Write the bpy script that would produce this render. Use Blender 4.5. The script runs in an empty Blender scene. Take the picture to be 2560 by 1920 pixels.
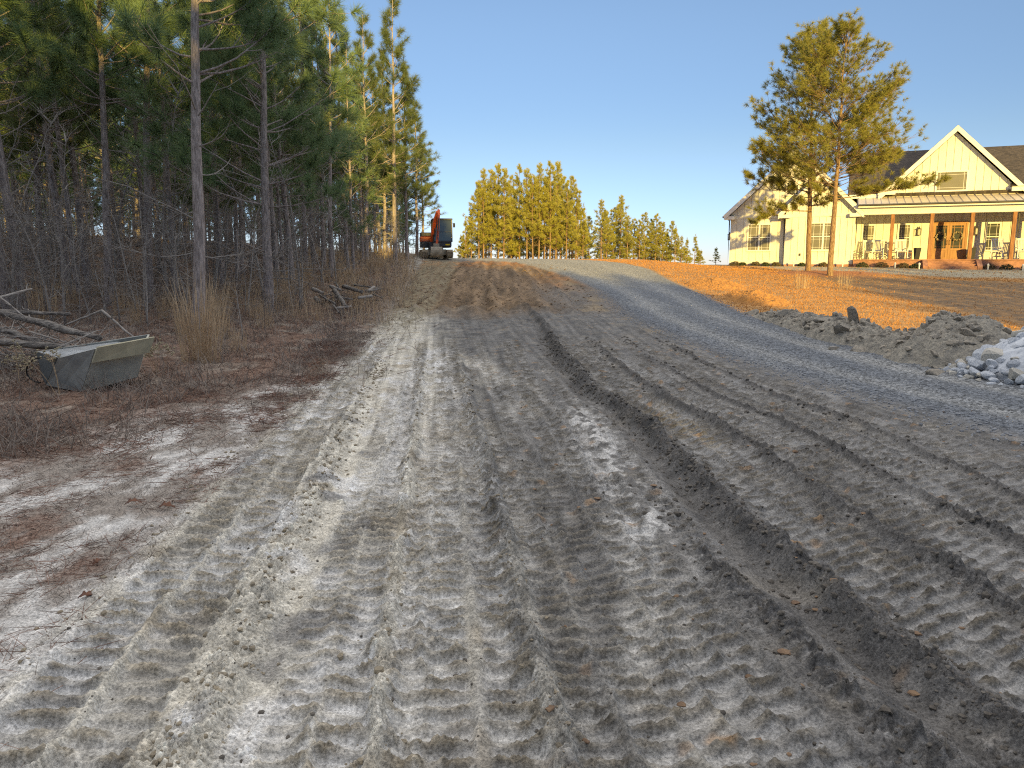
import bpy, math, random
import numpy as np
from mathutils import Vector

# ------------------------------------------------------------------ camera, sky, sun, exposure
SC = bpy.context.scene
COL = SC.collection
FPX = 1900.0                      # focal length in pixels of the 2560 px wide photograph
PITCH = math.radians(9.12)
CAMZ = 1.6
cam_d = bpy.data.cameras.new("camera")
cam_d.sensor_width = 36.0
cam_d.lens = 36.0 * FPX / 2560.0
cam_d.clip_start = 0.05
cam_d.clip_end = 5000.0
cam = bpy.data.objects.new("camera", cam_d)
cam.location = (0, 0, CAMZ)
cam.rotation_euler = (math.radians(90) - PITCH, 0, 0)
COL.objects.link(cam)
SC.camera = cam

SUN_EL = math.radians(9.0)
SUN_AZ = math.atan2(0.15, -1.0)          # direction towards the sun in plan: x = sin, y = cos
sun_dir = Vector((math.sin(SUN_AZ) * math.cos(SUN_EL), math.cos(SUN_AZ) * math.cos(SUN_EL), math.sin(SUN_EL)))
W = bpy.data.worlds.new("World")
SC.world = W
W.use_nodes = True
nt = W.node_tree
sky = nt.nodes.new("ShaderNodeTexSky")
sky.sky_type = 'NISHITA'
sky.sun_disc = False
sky.sun_elevation = SUN_EL
sky.sun_rotation = SUN_AZ
sky.altitude = 100
sky.air_density = 1.0
sky.dust_density = 0.0
sky.ozone_density = 3.0
# grade the sky by height: deep blue low down as in the picture, an added bright fill overhead that lights the shaded ground
tcw = nt.nodes.new("ShaderNodeTexCoord"); sep = nt.nodes.new("ShaderNodeSeparateXYZ"); nt.links.new(tcw.outputs["Generated"], sep.inputs[0])
grade = nt.nodes.new("ShaderNodeValToRGB"); gr = grade.color_ramp; gr.interpolation = 'EASE'
gr.elements[0].position = 0.0; gr.elements[0].color = (0.38, 0.43, 0.74, 1)
gr.elements[1].position = 0.32; gr.elements[1].color = (0.58, 0.475, 0.465, 1)
e = gr.elements.new(0.15); e.color = (0.46, 0.40, 0.43, 1)
nt.links.new(sep.outputs["Z"], grade.inputs[0])
mul = nt.nodes.new("ShaderNodeMix"); mul.data_type = 'RGBA'; mul.blend_type = 'MULTIPLY'; mul.inputs[0].default_value = 1.0
nt.links.new(sky.outputs[0], mul.inputs[6]); nt.links.new(grade.outputs[0], mul.inputs[7])
sc3 = nt.nodes.new("ShaderNodeVectorMath"); sc3.operation = 'SCALE'; sc3.inputs['Scale'].default_value = 2.1
nt.links.new(mul.outputs[2], sc3.inputs[0])
sky_fill = nt.nodes.new("ShaderNodeMapRange"); sky_fill.interpolation_type = 'SMOOTHSTEP'
sky_fill.inputs[1].default_value = 0.36; sky_fill.inputs[2].default_value = 0.62
nt.links.new(sep.outputs["Z"], sky_fill.inputs[0])
# the added fill lies mostly ahead of the viewer, thinner behind
side = nt.nodes.new("ShaderNodeMapRange"); side.interpolation_type = 'SMOOTHSTEP'
for k_, v_ in zip((1, 2, 3, 4), (-0.6, 0.5, 0.5, 1.0)): side.inputs[k_].default_value = v_
nt.links.new(sep.outputs["Y"], side.inputs[0])
vmul = nt.nodes.new("ShaderNodeMath"); vmul.operation = 'MULTIPLY'
nt.links.new(sky_fill.outputs[0], vmul.inputs[0]); nt.links.new(side.outputs[0], vmul.inputs[1])
vm = nt.nodes.new("ShaderNodeMix"); vm.data_type = 'RGBA'
nt.links.new(vmul.outputs[0], vm.inputs[0]); nt.links.new(sc3.outputs[0], vm.inputs[6]); vm.inputs[7].default_value = (9.4, 9.1, 8.8, 1)
bg = nt.nodes["Background"]
bg.inputs["Strength"].default_value = 0.10
nt.links.new(vm.outputs[2], bg.inputs["Color"])

sd = bpy.data.lights.new("sun", 'SUN')
sd.energy = 4.6
sd.angle = math.radians(0.5)
sd.color = (1.0, 0.70, 0.18)
sun = bpy.data.objects.new("sun", sd)
sun.rotation_euler = sun_dir.to_track_quat('Z', 'Y').to_euler()
sun.location = (-20, -60, 40)
COL.objects.link(sun)

SC.view_settings.view_transform = 'Standard'
SC.view_settings.look = 'None'
SC.view_settings.exposure = 0.85
SC.view_settings.gamma = 1.0
SC.render.engine = 'CYCLES'
SC.cycles.use_denoising = False
SC.cycles.filter_width = 1.15
SC.cycles.max_bounces = 6
SC.cycles.diffuse_bounces = 3
SC.cycles.glossy_bounces = 3
SC.cycles.transmission_bounces = 4
SC.cycles.transparent_max_bounces = 6

# ------------------------------------------------------------------ numeric helpers
def sm(a, b, x):
    t = np.clip((np.asarray(x, float) - a) / (b - a), 0, 1)
    return t * t * (3 - 2 * t)

def _hash(ix, iy, seed):
    h = (ix.astype(np.int64) * 374761393 + iy.astype(np.int64) * 668265263 + seed * 1274126177) & 0xFFFFFFFF
    h = ((h ^ (h >> 13)) * 1274126177) & 0xFFFFFFFF
    h = (h ^ (h >> 16)) & 0xFFFFFFFF
    return h

def gnoise(x, y, seed=0):
    """2-D gradient noise, about -1..1"""
    x = np.asarray(x, float); y = np.asarray(y, float)
    x0 = np.floor(x); y0 = np.floor(y)
    fx = x - x0; fy = y - y0
    ix = x0.astype(np.int64); iy = y0.astype(np.int64)
    u = fx * fx * fx * (fx * (fx * 6 - 15) + 10); v = fy * fy * fy * (fy * (fy * 6 - 15) + 10)
    def g(dx, dy):
        a = _hash(ix + dx, iy + dy, seed) * (2 * np.pi / 4294967296.0)
        return np.cos(a) * (fx - dx) + np.sin(a) * (fy - dy)
    n0 = g(0, 0) * (1 - u) + g(1, 0) * u
    n1 = g(0, 1) * (1 - u) + g(1, 1) * u
    return (n0 * (1 - v) + n1 * v) * 1.5

def fbm(x, y, oct=4, seed=0, gain=0.5):
    s = 0; a = 1.0; t = 0
    for k in range(oct):
        s = s + a * gnoise(x * 2 ** k + 17.3 * k, y * 2 ** k - 9.1 * k, seed + k); t += a; a *= gain
    return s / t

def lumps(x, y, seed=0, size=.62):
    """round crumbs of uneven height packed at random, 0..1"""
    x = np.asarray(x, float); y = np.asarray(y, float); ix = np.floor(x).astype(np.int64); iy = np.floor(y).astype(np.int64)
    out = np.zeros(x.shape)
    for dx in (-1, 0, 1):
        for dy in (-1, 0, 1):
            h1 = _hash(ix + dx, iy + dy, seed); h2 = _hash(ix + dx, iy + dy, seed + 77)
            px = ix + dx + (h1 & 0xFFFF) / 65536.0; py = iy + dy + (h1 >> 16) / 65536.0
            r = size * (.45 + .55 * (h2 & 0xFFFF) / 65536.0); a = .35 + .65 * (h2 >> 16) / 65536.0
            d = ((x - px) ** 2 + (y - py) ** 2) / (r * r)
            out = np.maximum(out, a * np.sqrt(np.clip(1 - d, 0, 1)))
    return out

def smooth_table(xs, ys, sig=1.6, step=0.25, lo=-260, hi=700):
    g = np.arange(lo, hi, step); v = np.interp(g, xs, ys)
    k = np.exp(-0.5 * (np.arange(-int(4 * sig / step), int(4 * sig / step) + 1) * step / sig) ** 2); k /= k.sum()
    p = len(k) // 2
    v = np.convolve(np.pad(v, p, mode='edge'), k, 'valid')
    return lambda q: np.interp(q, g, v)

# ------------------------------------------------------------------ terrain heights
z_road = smooth_table([-200, -20, 0, 8, 12, 20, 30, 40, 47, 54, 90, 140, 300, 700], [0, -.05, 0, 0.02, .08, .28, .78, 1.45, 1.80, 1.78, 1.35, 1.2, -3, -12])
z_left = smooth_table([-200, -20, 0, 8, 12, 16, 20, 28, 36, 45, 60, 100, 160, 300, 700], [0, -.05, 0.0, .10, .24, .40, .62, 1.20, 1.78, 2.15, 2.3, 2.2, 1.6, -3, -12])
z_lawn = smooth_table([-200, 6, 14, 25, 38, 46, 60, 100, 160, 300, 700], [-.1, -.02, .10, .47, 1.05, 1.36, 1.40, 1.15, .8, -3, -12])

def base_h(X, Y):
    X = np.asarray(X, float); Y = np.asarray(Y, float)
    wl = 1 - sm(-8.5, -3.6, X); wr = sm(7.0, 13.0, X)
    h = z_road(Y) * (1 - wl - wr) + z_left(Y) * wl + z_lawn(Y) * wr
    deep = (1 - sm(-26, -9, X)) * sm(16, 40, Y) * (1 - sm(60, 120, Y))
    h = h + deep * 1.0
    return h

def ray(px, py):
    dx = (px - 1280.0) / FPX; dy = (960.0 - py) / FPX
    return np.array([dx, math.cos(PITCH) + dy * math.sin(PITCH), -math.sin(PITCH) + dy * math.cos(PITCH)])

def ground_at(px, py, far=150.0):
    """point of the ground seen at a pixel of the 2560 x 1920 photograph"""
    d = ray(px, py); t = np.concatenate([np.arange(1.5, 20, .01), np.arange(20, far, .04)])
    X = d[0] * t; Y = d[1] * t; Z = CAMZ + d[2] * t
    below = np.nonzero(Z < base_h(X, Y))[0]
    k = below[0] if len(below) else len(t) - 1
    return float(X[k]), float(Y[k]), float(base_h(X[k], Y[k]))

def at_depth(px, py, Y):
    d = ray(px, py); t = Y / d[1]
    return np.array([d[0] * t, Y, CAMZ + d[2] * t])

def gz(x, y):
    return float(base_h(np.array([x]), np.array([y]))[0])

# edges of the ground zones, as functions of the distance
def edge(pts):
    p = np.array(sorted(pts)); return smooth_table(p[:, 0], p[:, 1], sig=.7)
x_left = lambda Y: -1.72 - .075 * Y
x_grav = edge([(-30, 9.0), (2, 5.9), (4, 5.35), (6.75, 4.55), (12, 3.45), (17.8, 2.98), (25.8, 3.05), (33, 2.3), (38, 1.2), (42, .2), (44.5, -1.5), (46, -6.5), (200, -6.5)])
x_gravr = edge([(-30, 12), (4, 8.2), (9.5, 6.5), (13.8, 5.9), (19, 5.9), (28, 6.3), (37, 6.6), (41, 6.0), (44, 5.0), (46, 3.0), (48, -1), (200, -1)])
x_floor = edge([(-30, -4.6), (5, -4.0), (7.8, -3.7), (10.3, -2.75), (19, -3.3), (30, -4.2), (45, -6.2), (200, -6.2)])

# the big ridge of squeezed-out mud, traced on the photograph and laid on the ground
_r = [(1165, 690), (1210, 770), (1290, 860), (1380, 915), (1440, 970), (1530, 1070), (1620, 1150), (1720, 1240), (1850, 1340), (1960, 1430), (2060, 1520), (2180, 1600)]
_w = np.array([ground_at(a * 1.1573, b * 1.1573)[:2] for a, b in _r])
_w = _w[np.argsort(_w[:, 1])]
_sl = (_w[1, 0] - _w[0, 0]) / (_w[1, 1] - _w[0, 1])
_rx = np.concatenate([[_w[0, 0] - _sl * 2.0], _w[:, 0], [-1.2, -1.8]]); _ry = np.concatenate([[_w[0, 1] - 2.0], _w[:, 1], [34, 44]])
x_r1 = smooth_table(_ry, _rx, sig=.25, step=.1, lo=-5, hi=60)

def tread(s, pitch):
    c = 0.5 + 0.5 * np.cos(2 * np.pi * s / pitch)
    return sm(.42, .86, c)

def _near(X, Y, xc, r, y0, y1):
    m = (np.abs(X - xc) < r) & (Y > y0) & (Y < y1)
    return np.nonzero(m)

def track_band(h, mk, X, Y, xc, w, depth, amp, pitch, seed, y0=-9, y1=99, skew=0.0, strength=1.0):
    """press one belt of tread marks (two soft edges, cross bars) into h"""
    I = _near(X, Y, xc, w / 2 + .16, y0, y1)
    if not len(I[0]): return
    x = X[I]; y = Y[I]; c = xc[I]; st = strength[I] if isinstance(strength, np.ndarray) else strength
    d = x - c + .018 * gnoise(y * 1.1, y * 0 + seed, seed)
    lim = sm(y0, y0 + .6, y) * (1 - sm(y1 - 2.5, y1, y)) * st
    ins = (1 - sm(w / 2 - .018, w / 2 + .022, np.abs(d))) * lim
    keep = sm(-.75, -.25, gnoise(x * 1.4 + seed, y * .55 - seed, seed + 3))
    s = y + skew * d + .010 * gnoise(x * 9, y * 5, seed + 5) + .004 * gnoise(x * 26, y * 20, seed + 6) + .04 * gnoise(y * .7, y * 0 + seed, seed + 8)
    bars = tread(s, pitch) * (.45 + .55 * sm(-.5, .3, gnoise(x * 7, y * 7, seed + 9)))
    bar_h = -depth + amp * bars * (.2 + .8 * keep)
    h[I] = h[I] * (1 - ins) + bar_h * ins
    mk['bar'][I] = mk['bar'][I] * (1 - ins) + bars * ins * (.3 + .7 * keep)
    mk['flat'][I] = np.maximum(mk['flat'][I] * (1 - ins), ins * (1 - bars))
    lip = np.exp(-((np.abs(d) - w / 2 - .028) / .03) ** 2) * lim
    h[I] += lip * amp * .85 * (.25 + .75 * sm(-.3, .4, gnoise(x * 9, y * 6, seed + 11)))

def ridge(h, mk, X, Y, xc, wid, hgt, seed, y0=-9, y1=99):
    I = _near(X, Y, xc, wid * 2.2 + .1, y0, y1)
    if not len(I[0]): return
    x = X[I]; y = Y[I]
    d = (x - xc[I]) + .05 * gnoise(y * 1.5, y * 0 + seed, seed) + .035 * gnoise(y * 5, x * 2, seed + 1) + .02 * gnoise(x * 12, y * 12, seed + 7)
    lim = sm(y0, y0 + .8, y) * (1 - sm(y1 - 2, y1, y))
    e = np.exp(-(np.abs(d) / wid) ** 2.4) * lim
    lum = .75 + .55 * gnoise(x * 2.6, y * 2.0, seed + 2) + .3 * gnoise(x * 7, y * 6, seed + 3)
    h[I] += e * hgt * np.clip(lum, .1, 1.7)
    mk['clod'][I] = np.maximum(mk['clod'][I], e)

def full_h(X, Y):
    """height above base_h plus masks, for the zone of the dirt road and its borders"""
    shp = X.shape
    h = np.zeros(shp)
    mk = {k: np.zeros(shp) for k in ('bar', 'flat', 'clod', 'rut', 'crumb', 'tone')}
    L = X + .1 * (Y - 2.5)
    R = X - x_r1(np.clip(Y, -4, 59))
    # broad unevenness
    h += .035 * fbm(X * .9, Y * .45, 3, 5)
    near = 1 - sm(12, 22, Y)
    # left, sandy side: straight belts that lead to the digger
    fade = 15.5
    for i, (c, w, st, y1) in enumerate([(-1.70, .25, 1, fade), (-1.41, .25, 1, fade), (-.78, .16, .75, 11), (-.58, .17, 1, fade), (-.34, .15, .8, 8), (-.22, .16, .9, fade), (-.01, .18, 1, fade), (.24, .16, .8, 9), (.45, .17, .7, fade)]):
        xc = c - (.095 if i > 1 else .082) * (Y - 2.5) + .03 * np.sin(Y * .35 + i)
        track_band(h, mk, X, Y, xc, w, .019, .036, .100 if i > 1 else .112, 20 + 13 * i, -9, y1, .15 * math.sin(i * 2.3), st)
    okr = 1 - sm(-.5, -.1, X - x_grav(Y))
    # belts that cross the others at a slant
    for i, (c0, sl, w, y0, y1) in enumerate([(.55, -.26, .18, 4.2, 10), (-.75, .02, .2, 5.5, 14)]):
        track_band(h, mk, X, Y, c0 + sl * (Y - 2.5), w, .014, .026, .108, 700 + 19 * i, y0, y1, .3 - .3 * i, .75)
    # right, dark side: belts that follow the curve of the ridge
    for i, (o, w, st, dp, y1) in enumerate([(-1.02, .16, .8, .02, 12), (-.84, .15, .9, .02, fade), (-.66, .15, .9, .025, fade), (-.38, .15, .7, .02, 13), (.26, .16, .95, .025, fade), (.44, .15, .95, .02, fade), (.61, .14, .8, .02, fade), (.92, .16, .85, .02, fade), (1.10, .15, .8, .02, 13), (1.27, .14, .6, .02, fade), (1.60, .17, .75, .02, fade), (1.80, .16, .75, .02, 13), (1.98, .14, .6, .02, fade), (2.32, .18, .65, .02, fade), (2.54, .17, .65, .02, 12), (2.76, .16, .5, .02, fade), (3.1, .18, .5, .015, fade)]):
        xc = x_r1(np.clip(Y, -4, 59)) + o
        track_band(h, mk, X, Y, xc, w, dp * .8, .033, .104, 300 + 17 * i, -9, y1, -.35, st * okr)
    # the trench and the ridges
    tr = np.exp(-((R + .15) / .075) ** 2) * (1 - sm(15, 24, Y)) * (.6 + .5 * gnoise(Y * .9, Y * 0, 58))
    h -= .06 * tr; mk['rut'][:] = tr
    ridge(h, mk, X, Y, x_r1(np.clip(Y, -4, 59)) + .02, .075, .105, 71, -9, 22)
    ridge(h, mk, X, Y, x_r1(np.clip(Y, -4, 59)) - .40, .07, .03, 75, -9, 5.2)
    ridge(h, mk, X, Y, x_r1(np.clip(Y, -4, 59)) + .76, .05, .05, 79, -9, 14)
    ridge(h, mk, X, Y, x_r1(np.clip(Y, -4, 59)) + 1.42, .04, .032, 83, -9, 12)
    ridge(h, mk, X, Y, x_r1(np.clip(Y, -4, 59)) + 2.12, .035, .024, 87, 2, 14)
    ridge(h, mk, X, Y, -1.10 - .11 * (Y - 2.5), .12, .06, 91, -9, 9)
    ridge(h, mk, X, Y, -.47 - .1 * (Y - 2.5), .045, .03, 93, -9, 14)
    ridge(h, mk, X, Y, .115 - .1 * (Y - 2.5), .06, .045, 95, -9, 13)
    ridge(h, mk, X, Y, -1.92 - .085 * (Y - 2.5), .06, .03, 97, -9, 13)
    # clay pushed over the slope: heavier ruts
    cl = sm(18.5, 21, Y + 1.2 * gnoise(X * .8, Y * .3, 41)) * (1 - sm(42, 45, Y))
    for i, c in enumerate([-2.6, -2.0, -1.1, -.5, .3, .9, 1.6]):
        dd = X - (c - .03 * (Y - 22) + .12 * np.sin(Y * .3 + i))
        h += cl * (.11 * np.exp(-(dd / .13) ** 2) - .08 * np.exp(-((dd - .3) / .14) ** 2)) * (.6 + .6 * gnoise(X * 2, Y * .9, 44 + i))
    lipc = np.exp(-((Y - 20.2 + 1.2 * gnoise(X * .8, Y * .3, 41)) / .5) ** 2) * sm(-3.4, -2.6, X) * (1 - sm(1.5, 2.6, X))
    h += lipc * .12 * (.7 + .6 * gnoise(X * 3, Y * 3, 47))
    mk['clay'] = cl
    # crumbs
    dl = np.clip(Y, 2, 30)
    rough = .35 + .65 * sm(-.2, .5, gnoise(X * 1.7, Y * 1.7, 51)) + mk['bar'] * .6 + mk['clod'] * .8 - mk['flat'] * .75
    crumb = .010 * fbm(X * 14, Y * 14, 3, 61) + .009 * np.abs(gnoise(X * 31, Y * 31, 62)) + .006 * np.abs(gnoise(X * 55, Y * 55, 64)) * (dl < 9) + .004 * gnoise(X * 90, Y * 90, 63) * (dl < 6)
    h += np.clip(rough, .10, 4) * crumb
    I = np.nonzero((Y < 24) & (Y > .5) & (X > x_left(Y) - .3) & (X < x_grav(Y) + .2))
    if len(I[0]):
        x, y = X[I], Y[I]; cz = mk['clod'][I]; bz = mk['bar'][I]; fz = mk['flat'][I]
        wx = x + .02 * gnoise(x * 11, y * 11, 72); wy = y + .02 * gnoise(x * 11 + 5, y * 11, 73)
        patch = sm(.05, .5, gnoise(x * 1.6, y * 1.6, 74) + .5 * gnoise(x * 5, y * 5, 75)) * (1 - fz)
        a = lumps(wx * 9, wy * 9, 76); b = lumps(wx * 21, wy * 21, 79); c = lumps(wx * 47, wy * 47, 82) * (y < 9)
        big = sm(.35, .6, gnoise(x * 3.3, y * 3.3, 84)) * (1 - fz * .7)
        h[I] += a * (.024 * cz + .020 * big * (patch + .25)) + b * (.017 * cz + .005 * bz + .012 * patch + .003) + c * (.011 * cz + .004 * bz + .007 * patch + .003 * (1 - fz))
        cr = np.clip(cz + .8 * bz + patch, 0, 1); mk['crumb'][I] = cr
        mk['tone'][I] = (b - .35) * cr * .5 + (c - .3) * cr * .35  # crumb tops painted lighter, gaps darker, imitating the shade between them
    # only the dirt road carries all this
    xl = x_left(Y); xg = x_grav(Y)
    zr = sm(-.12, .12, X - xl) * (1 - sm(-.25, .1, X - xg)) * sm(-6, -3, Y) * (1 - sm(43, 47, Y))
    out = h * zr
    # sandy verge and needle floor
    lf = 1 - sm(-.12, .12, X - xl)
    out += lf * (.03 * fbm(X * 1.3, Y * 1.3, 4, 101) + .012 * fbm(X * 11, Y * 11, 3, 103))
    lf2 = 1 - sm(-.6, .6, X - x_floor(Y))
    out += lf2 * .05 * fbm(X * 2.2, Y * 2.2, 3, 105)
    # gravel: two worn wheel lanes
    gr = sm(-.1, .2, X - xg) * (1 - sm(-.2, .2, X - x_gravr(Y)))
    u = (X - xg) / np.maximum(x_gravr(Y) - xg, .5)
    lane = np.exp(-((u - .28) / .09) ** 2) + np.exp(-((u - .72) / .09) ** 2)
    out += gr * (.05 - .03 * lane + .012 * fbm(X * 12, Y * 12, 3, 111) + .008 * gnoise(X * 34, Y * 34, 113))
    mk['grav'] = gr; mk['lane'] = lane * gr
    lw = sm(-.2, .2, X - x_gravr(Y))
    out += lw * (.04 * fbm(X * .6, Y * .6, 3, 121) + .02 * fbm(X * 5, Y * 5, 3, 123))
    mk['dirt'] = zr; mk['verge'] = lf; mk['floor'] = lf2 * (1 - sm(44, 50, Y) * sm(-7, -5, X)); mk['lawn'] = lw
    mulch = np.exp(-(((X - 15.2) / 2.9) ** 2 + ((Y - 37.0) / 2.6) ** 2) * 1.1)
    out += mulch * .16
    mk['mulch'] = mulch
    mk['L'] = L; mk['R'] = R
    return out, mk

def ground_h(X, Y):
    X = np.atleast_1d(np.asarray(X, float)); Y = np.atleast_1d(np.asarray(Y, float))
    return base_h(X, Y) + full_h(X, Y)[0]

# ------------------------------------------------------------------ mesh helpers
def mesh_data(name, V, faces, smooth=True):
    V = np.asarray(V, np.float32)
    me = bpy.data.meshes.new(name)
    me.vertices.add(len(V)); me.vertices.foreach_set('co', V.ravel())
    li = []; tot = []
    for F in faces:
        F = np.asarray(F, np.int32)
        if F.size:
            li.append(F.ravel()); tot.append(np.full(len(F), F.shape[1], np.int32))
    li = np.concatenate(li); tot = np.concatenate(tot)
    st = np.concatenate([[0], np.cumsum(tot)[:-1]]).astype(np.int32)
    me.loops.add(len(li)); me.loops.foreach_set('vertex_index', li)
    me.polygons.add(len(tot)); me.polygons.foreach_set('loop_start', st); me.polygons.foreach_set('loop_total', tot)
    me.polygons.foreach_set('use_smooth', np.full(len(tot), smooth))
    me.update(calc_edges=True)
    return me

class MB:
    """collects pieces of ONE mesh"""
    def __init__(s): s.V = []; s.F = {}; s.n = 0
    def add(s, V, F):
        V = np.asarray(V, float).reshape(-1, 3)
        for f in F:
            f = np.asarray(f, np.int64)
            if f.size: s.F.setdefault(f.shape[1], []).append(f + s.n)
        s.V.append(V); s.n += len(V); return s
    def box(s, c, size, rz=0.0, rx=0.0, ry=0.0):
        sx, sy, sz = [q / 2 for q in size]
        v = np.array([[x, y, z] for x in (-sx, sx) for y in (-sy, sy) for z in (-sz, sz)])
        if rx: v = v @ np.array([[1, 0, 0], [0, math.cos(rx), -math.sin(rx)], [0, math.sin(rx), math.cos(rx)]]).T
        if ry: v = v @ np.array([[math.cos(ry), 0, math.sin(ry)], [0, 1, 0], [-math.sin(ry), 0, math.cos(ry)]]).T
        if rz: v = v @ np.array([[math.cos(rz), -math.sin(rz), 0], [math.sin(rz), math.cos(rz), 0], [0, 0, 1]]).T
        return s.add(v + np.array(c), [[[0, 1, 3, 2], [4, 6, 7, 5], [0, 4, 5, 1], [2, 3, 7, 6], [0, 2, 6, 4], [1, 5, 7, 3]]])
    def b(s, x0, x1, y0, y1, z0, z1):
        return s.box(((x0 + x1) / 2, (y0 + y1) / 2, (z0 + z1) / 2), (abs(x1 - x0), abs(y1 - y0), abs(z1 - z0)))
    def beam(s, a, b_, w, d=None):
        """square bar from a to b"""
        return s.tube([a, b_], [w * .7071, w * .7071], 4, True, d)
    def tube(s, pts, rad, k=8, cap=True, d=None):
        P = np.asarray(pts, float); n = len(P); rad = np.broadcast_to(np.asarray(rad, float), (n,))
        T = np.gradient(P, axis=0); T /= np.linalg.norm(T, axis=1)[:, None] + 1e-9
        ref = np.array([0, 0, 1.0]) if abs(T[0, 2]) < .9 else np.array([1.0, 0, 0])
        A = np.cross(T, ref); A /= np.linalg.norm(A, axis=1)[:, None] + 1e-9
        B = np.cross(T, A)
        an = np.arange(k) * 2 * np.pi / k + np.pi / k
        V = P[:, None] + rad[:, None, None] * (np.cos(an)[None, :, None] * A[:, None] + np.sin(an)[None, :, None] * B[:, None])
        i = np.arange(n - 1)[:, None] * k; j = np.arange(k)[None]; j2 = (j + 1) % k
        Q = np.stack([i + j, i + j2, i + k + j2, i + k + j], -1).reshape(-1, 4)
        F = [Q]
        if cap: F += [[list(range(k - 1, -1, -1))], [list(range((n - 1) * k, n * k))]]
        return s.add(V.reshape(-1, 3), F)
    def prism(s, poly, a, b_, axis='y'):
        """polygon in two axes, extruded along the third from a to b"""
        n = len(poly); p = np.array(poly, float)
        def put(t):
            o = np.full(n, t)
            return {'y': np.stack([p[:, 0], o, p[:, 1]], 1), 'x': np.stack([o, p[:, 0], p[:, 1]], 1), 'z': np.stack([p[:, 0], p[:, 1], o], 1)}[axis]
        V = np.concatenate([put(a), put(b_)])
        q = [[i, (i + 1) % n, n + (i + 1) % n, n + i] for i in range(n)]
        return s.add(V, [q, [list(range(n - 1, -1, -1))], [list(range(n, 2 * n))]])
    def lump(s, c, r, rng, rough=.25, sub=1):
        v, f = ICO[sub]
        q = v * (1 + rough * (rng.random(len(v)) - .5) * 2)[:, None] * np.asarray(r, float)
        m = rng.normal(size=(3, 3)); m, _ = np.linalg.qr(m)
        return s.add(q @ m.T + np.asarray(c), [f])
    def mesh(s, name, smooth=True):
        return mesh_data(name, np.concatenate(s.V), [np.concatenate(v) for v in s.F.values()], smooth)
    def build(s, name, mat, parent=None, smooth=False, bevel=0.0):
        o = bpy.data.objects.new(name, s.mesh(name, smooth)); COL.objects.link(o)
        if mat: o.data.materials.append(mat)
        if parent is not None: o.parent = parent
        if bevel:
            m = o.modifiers.new("bevel", 'BEVEL'); m.width = bevel; m.segments = 2; m.limit_method = 'ANGLE'
        return o

def _ico(sub):
    import bmesh
    bm = bmesh.new(); bmesh.ops.create_icosphere(bm, subdivisions=sub, radius=1.0)
    bm.verts.ensure_lookup_table()
    v = np.array([q.co[:] for q in bm.verts]); f = np.array([[q.index for q in a.verts] for a in bm.faces]); bm.free()
    return v, f
ICO = {1: _ico(1), 2: _ico(2), 3: _ico(3)}

def tag(o, label=None, cat=None, group=None, kind=None):
    if label: o['label'] = label
    if cat: o['category'] = cat; o['kind'] = 'thing'
    if group: o['group'] = group
    if kind: o['kind'] = kind
    return o

def empty(name, loc, rz=0.0):
    o = bpy.data.objects.new(name, None); o.location = loc; o.rotation_euler = (0, 0, rz); o.empty_display_size = .3
    COL.objects.link(o); return o

def copy_tree(o, parent=None):
    c = o.copy(); COL.objects.link(c)
    if parent is not None: c.parent = parent
    for ch in list(o.children): copy_tree(ch, c)
    return c

# ------------------------------------------------------------------ materials
def mat(name, col, rough=.85, noise=None, bump=None, metal=0.0, spec=.3, col2=None, coords='Object', translucent=0.0, detail=6.0, ramp=(.35, .65), stretch=(1, 1, 1)):
    m = bpy.data.materials.new(name); m.use_nodes = True; n = m.node_tree.nodes; l = m.node_tree.links
    p = n['Principled BSDF']; p.inputs['Base Color'].default_value = (*col, 1); p.inputs['Roughness'].default_value = rough
    p.inputs['Metallic'].default_value = metal; p.inputs['Specular IOR Level'].default_value = spec
    tc = n.new('ShaderNodeTexCoord'); mp = n.new('ShaderNodeMapping'); mp.inputs['Scale'].default_value = stretch
    l.new(tc.outputs[coords], mp.inputs[0])
    if noise:
        t = n.new('ShaderNodeTexNoise'); t.inputs['Scale'].default_value = noise; t.inputs['Detail'].default_value = detail; t.inputs['Roughness'].default_value = .65
        l.new(mp.outputs[0], t.inputs['Vector'])
        r = n.new('ShaderNodeValToRGB'); r.color_ramp.elements[0].position = ramp[0]; r.color_ramp.elements[1].position = ramp[1]
        c2 = col2 or tuple(q * .55 for q in col)
        r.color_ramp.elements[0].color = (*c2, 1); r.color_ramp.elements[1].color = (*col, 1)
        l.new(t.outputs['Fac'], r.inputs[0]); l.new(r.outputs[0], p.inputs['Base Color'])
    if bump:
        t2 = n.new('ShaderNodeTexNoise'); t2.inputs['Scale'].default_value = bump[0]; t2.inputs['Detail'].default_value = 5
        l.new(mp.outputs[0], t2.inputs['Vector'])
        b = n.new('ShaderNodeBump'); b.inputs['Strength'].default_value = bump[1]; b.inputs['Distance'].default_value = bump[2]
        l.new(t2.outputs['Fac'], b.inputs['Height']); l.new(b.outputs[0], p.inputs['Normal'])
    if translucent:
        tr = n.new('ShaderNodeBsdfTranslucent'); mx = n.new('ShaderNodeMixShader'); mx.inputs[0].default_value = translucent
        src = p.inputs['Base Color'].links[0].from_socket if p.inputs['Base Color'].links else None
        if src: l.new(src, tr.inputs[0])
        else: tr.inputs[0].default_value = (*col, 1)
        l.new(p.outputs[0], mx.inputs[1]); l.new(tr.outputs[0], mx.inputs[2]); l.new(mx.outputs[0], n['Material Output'].inputs['Surface'])
    return m

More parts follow.
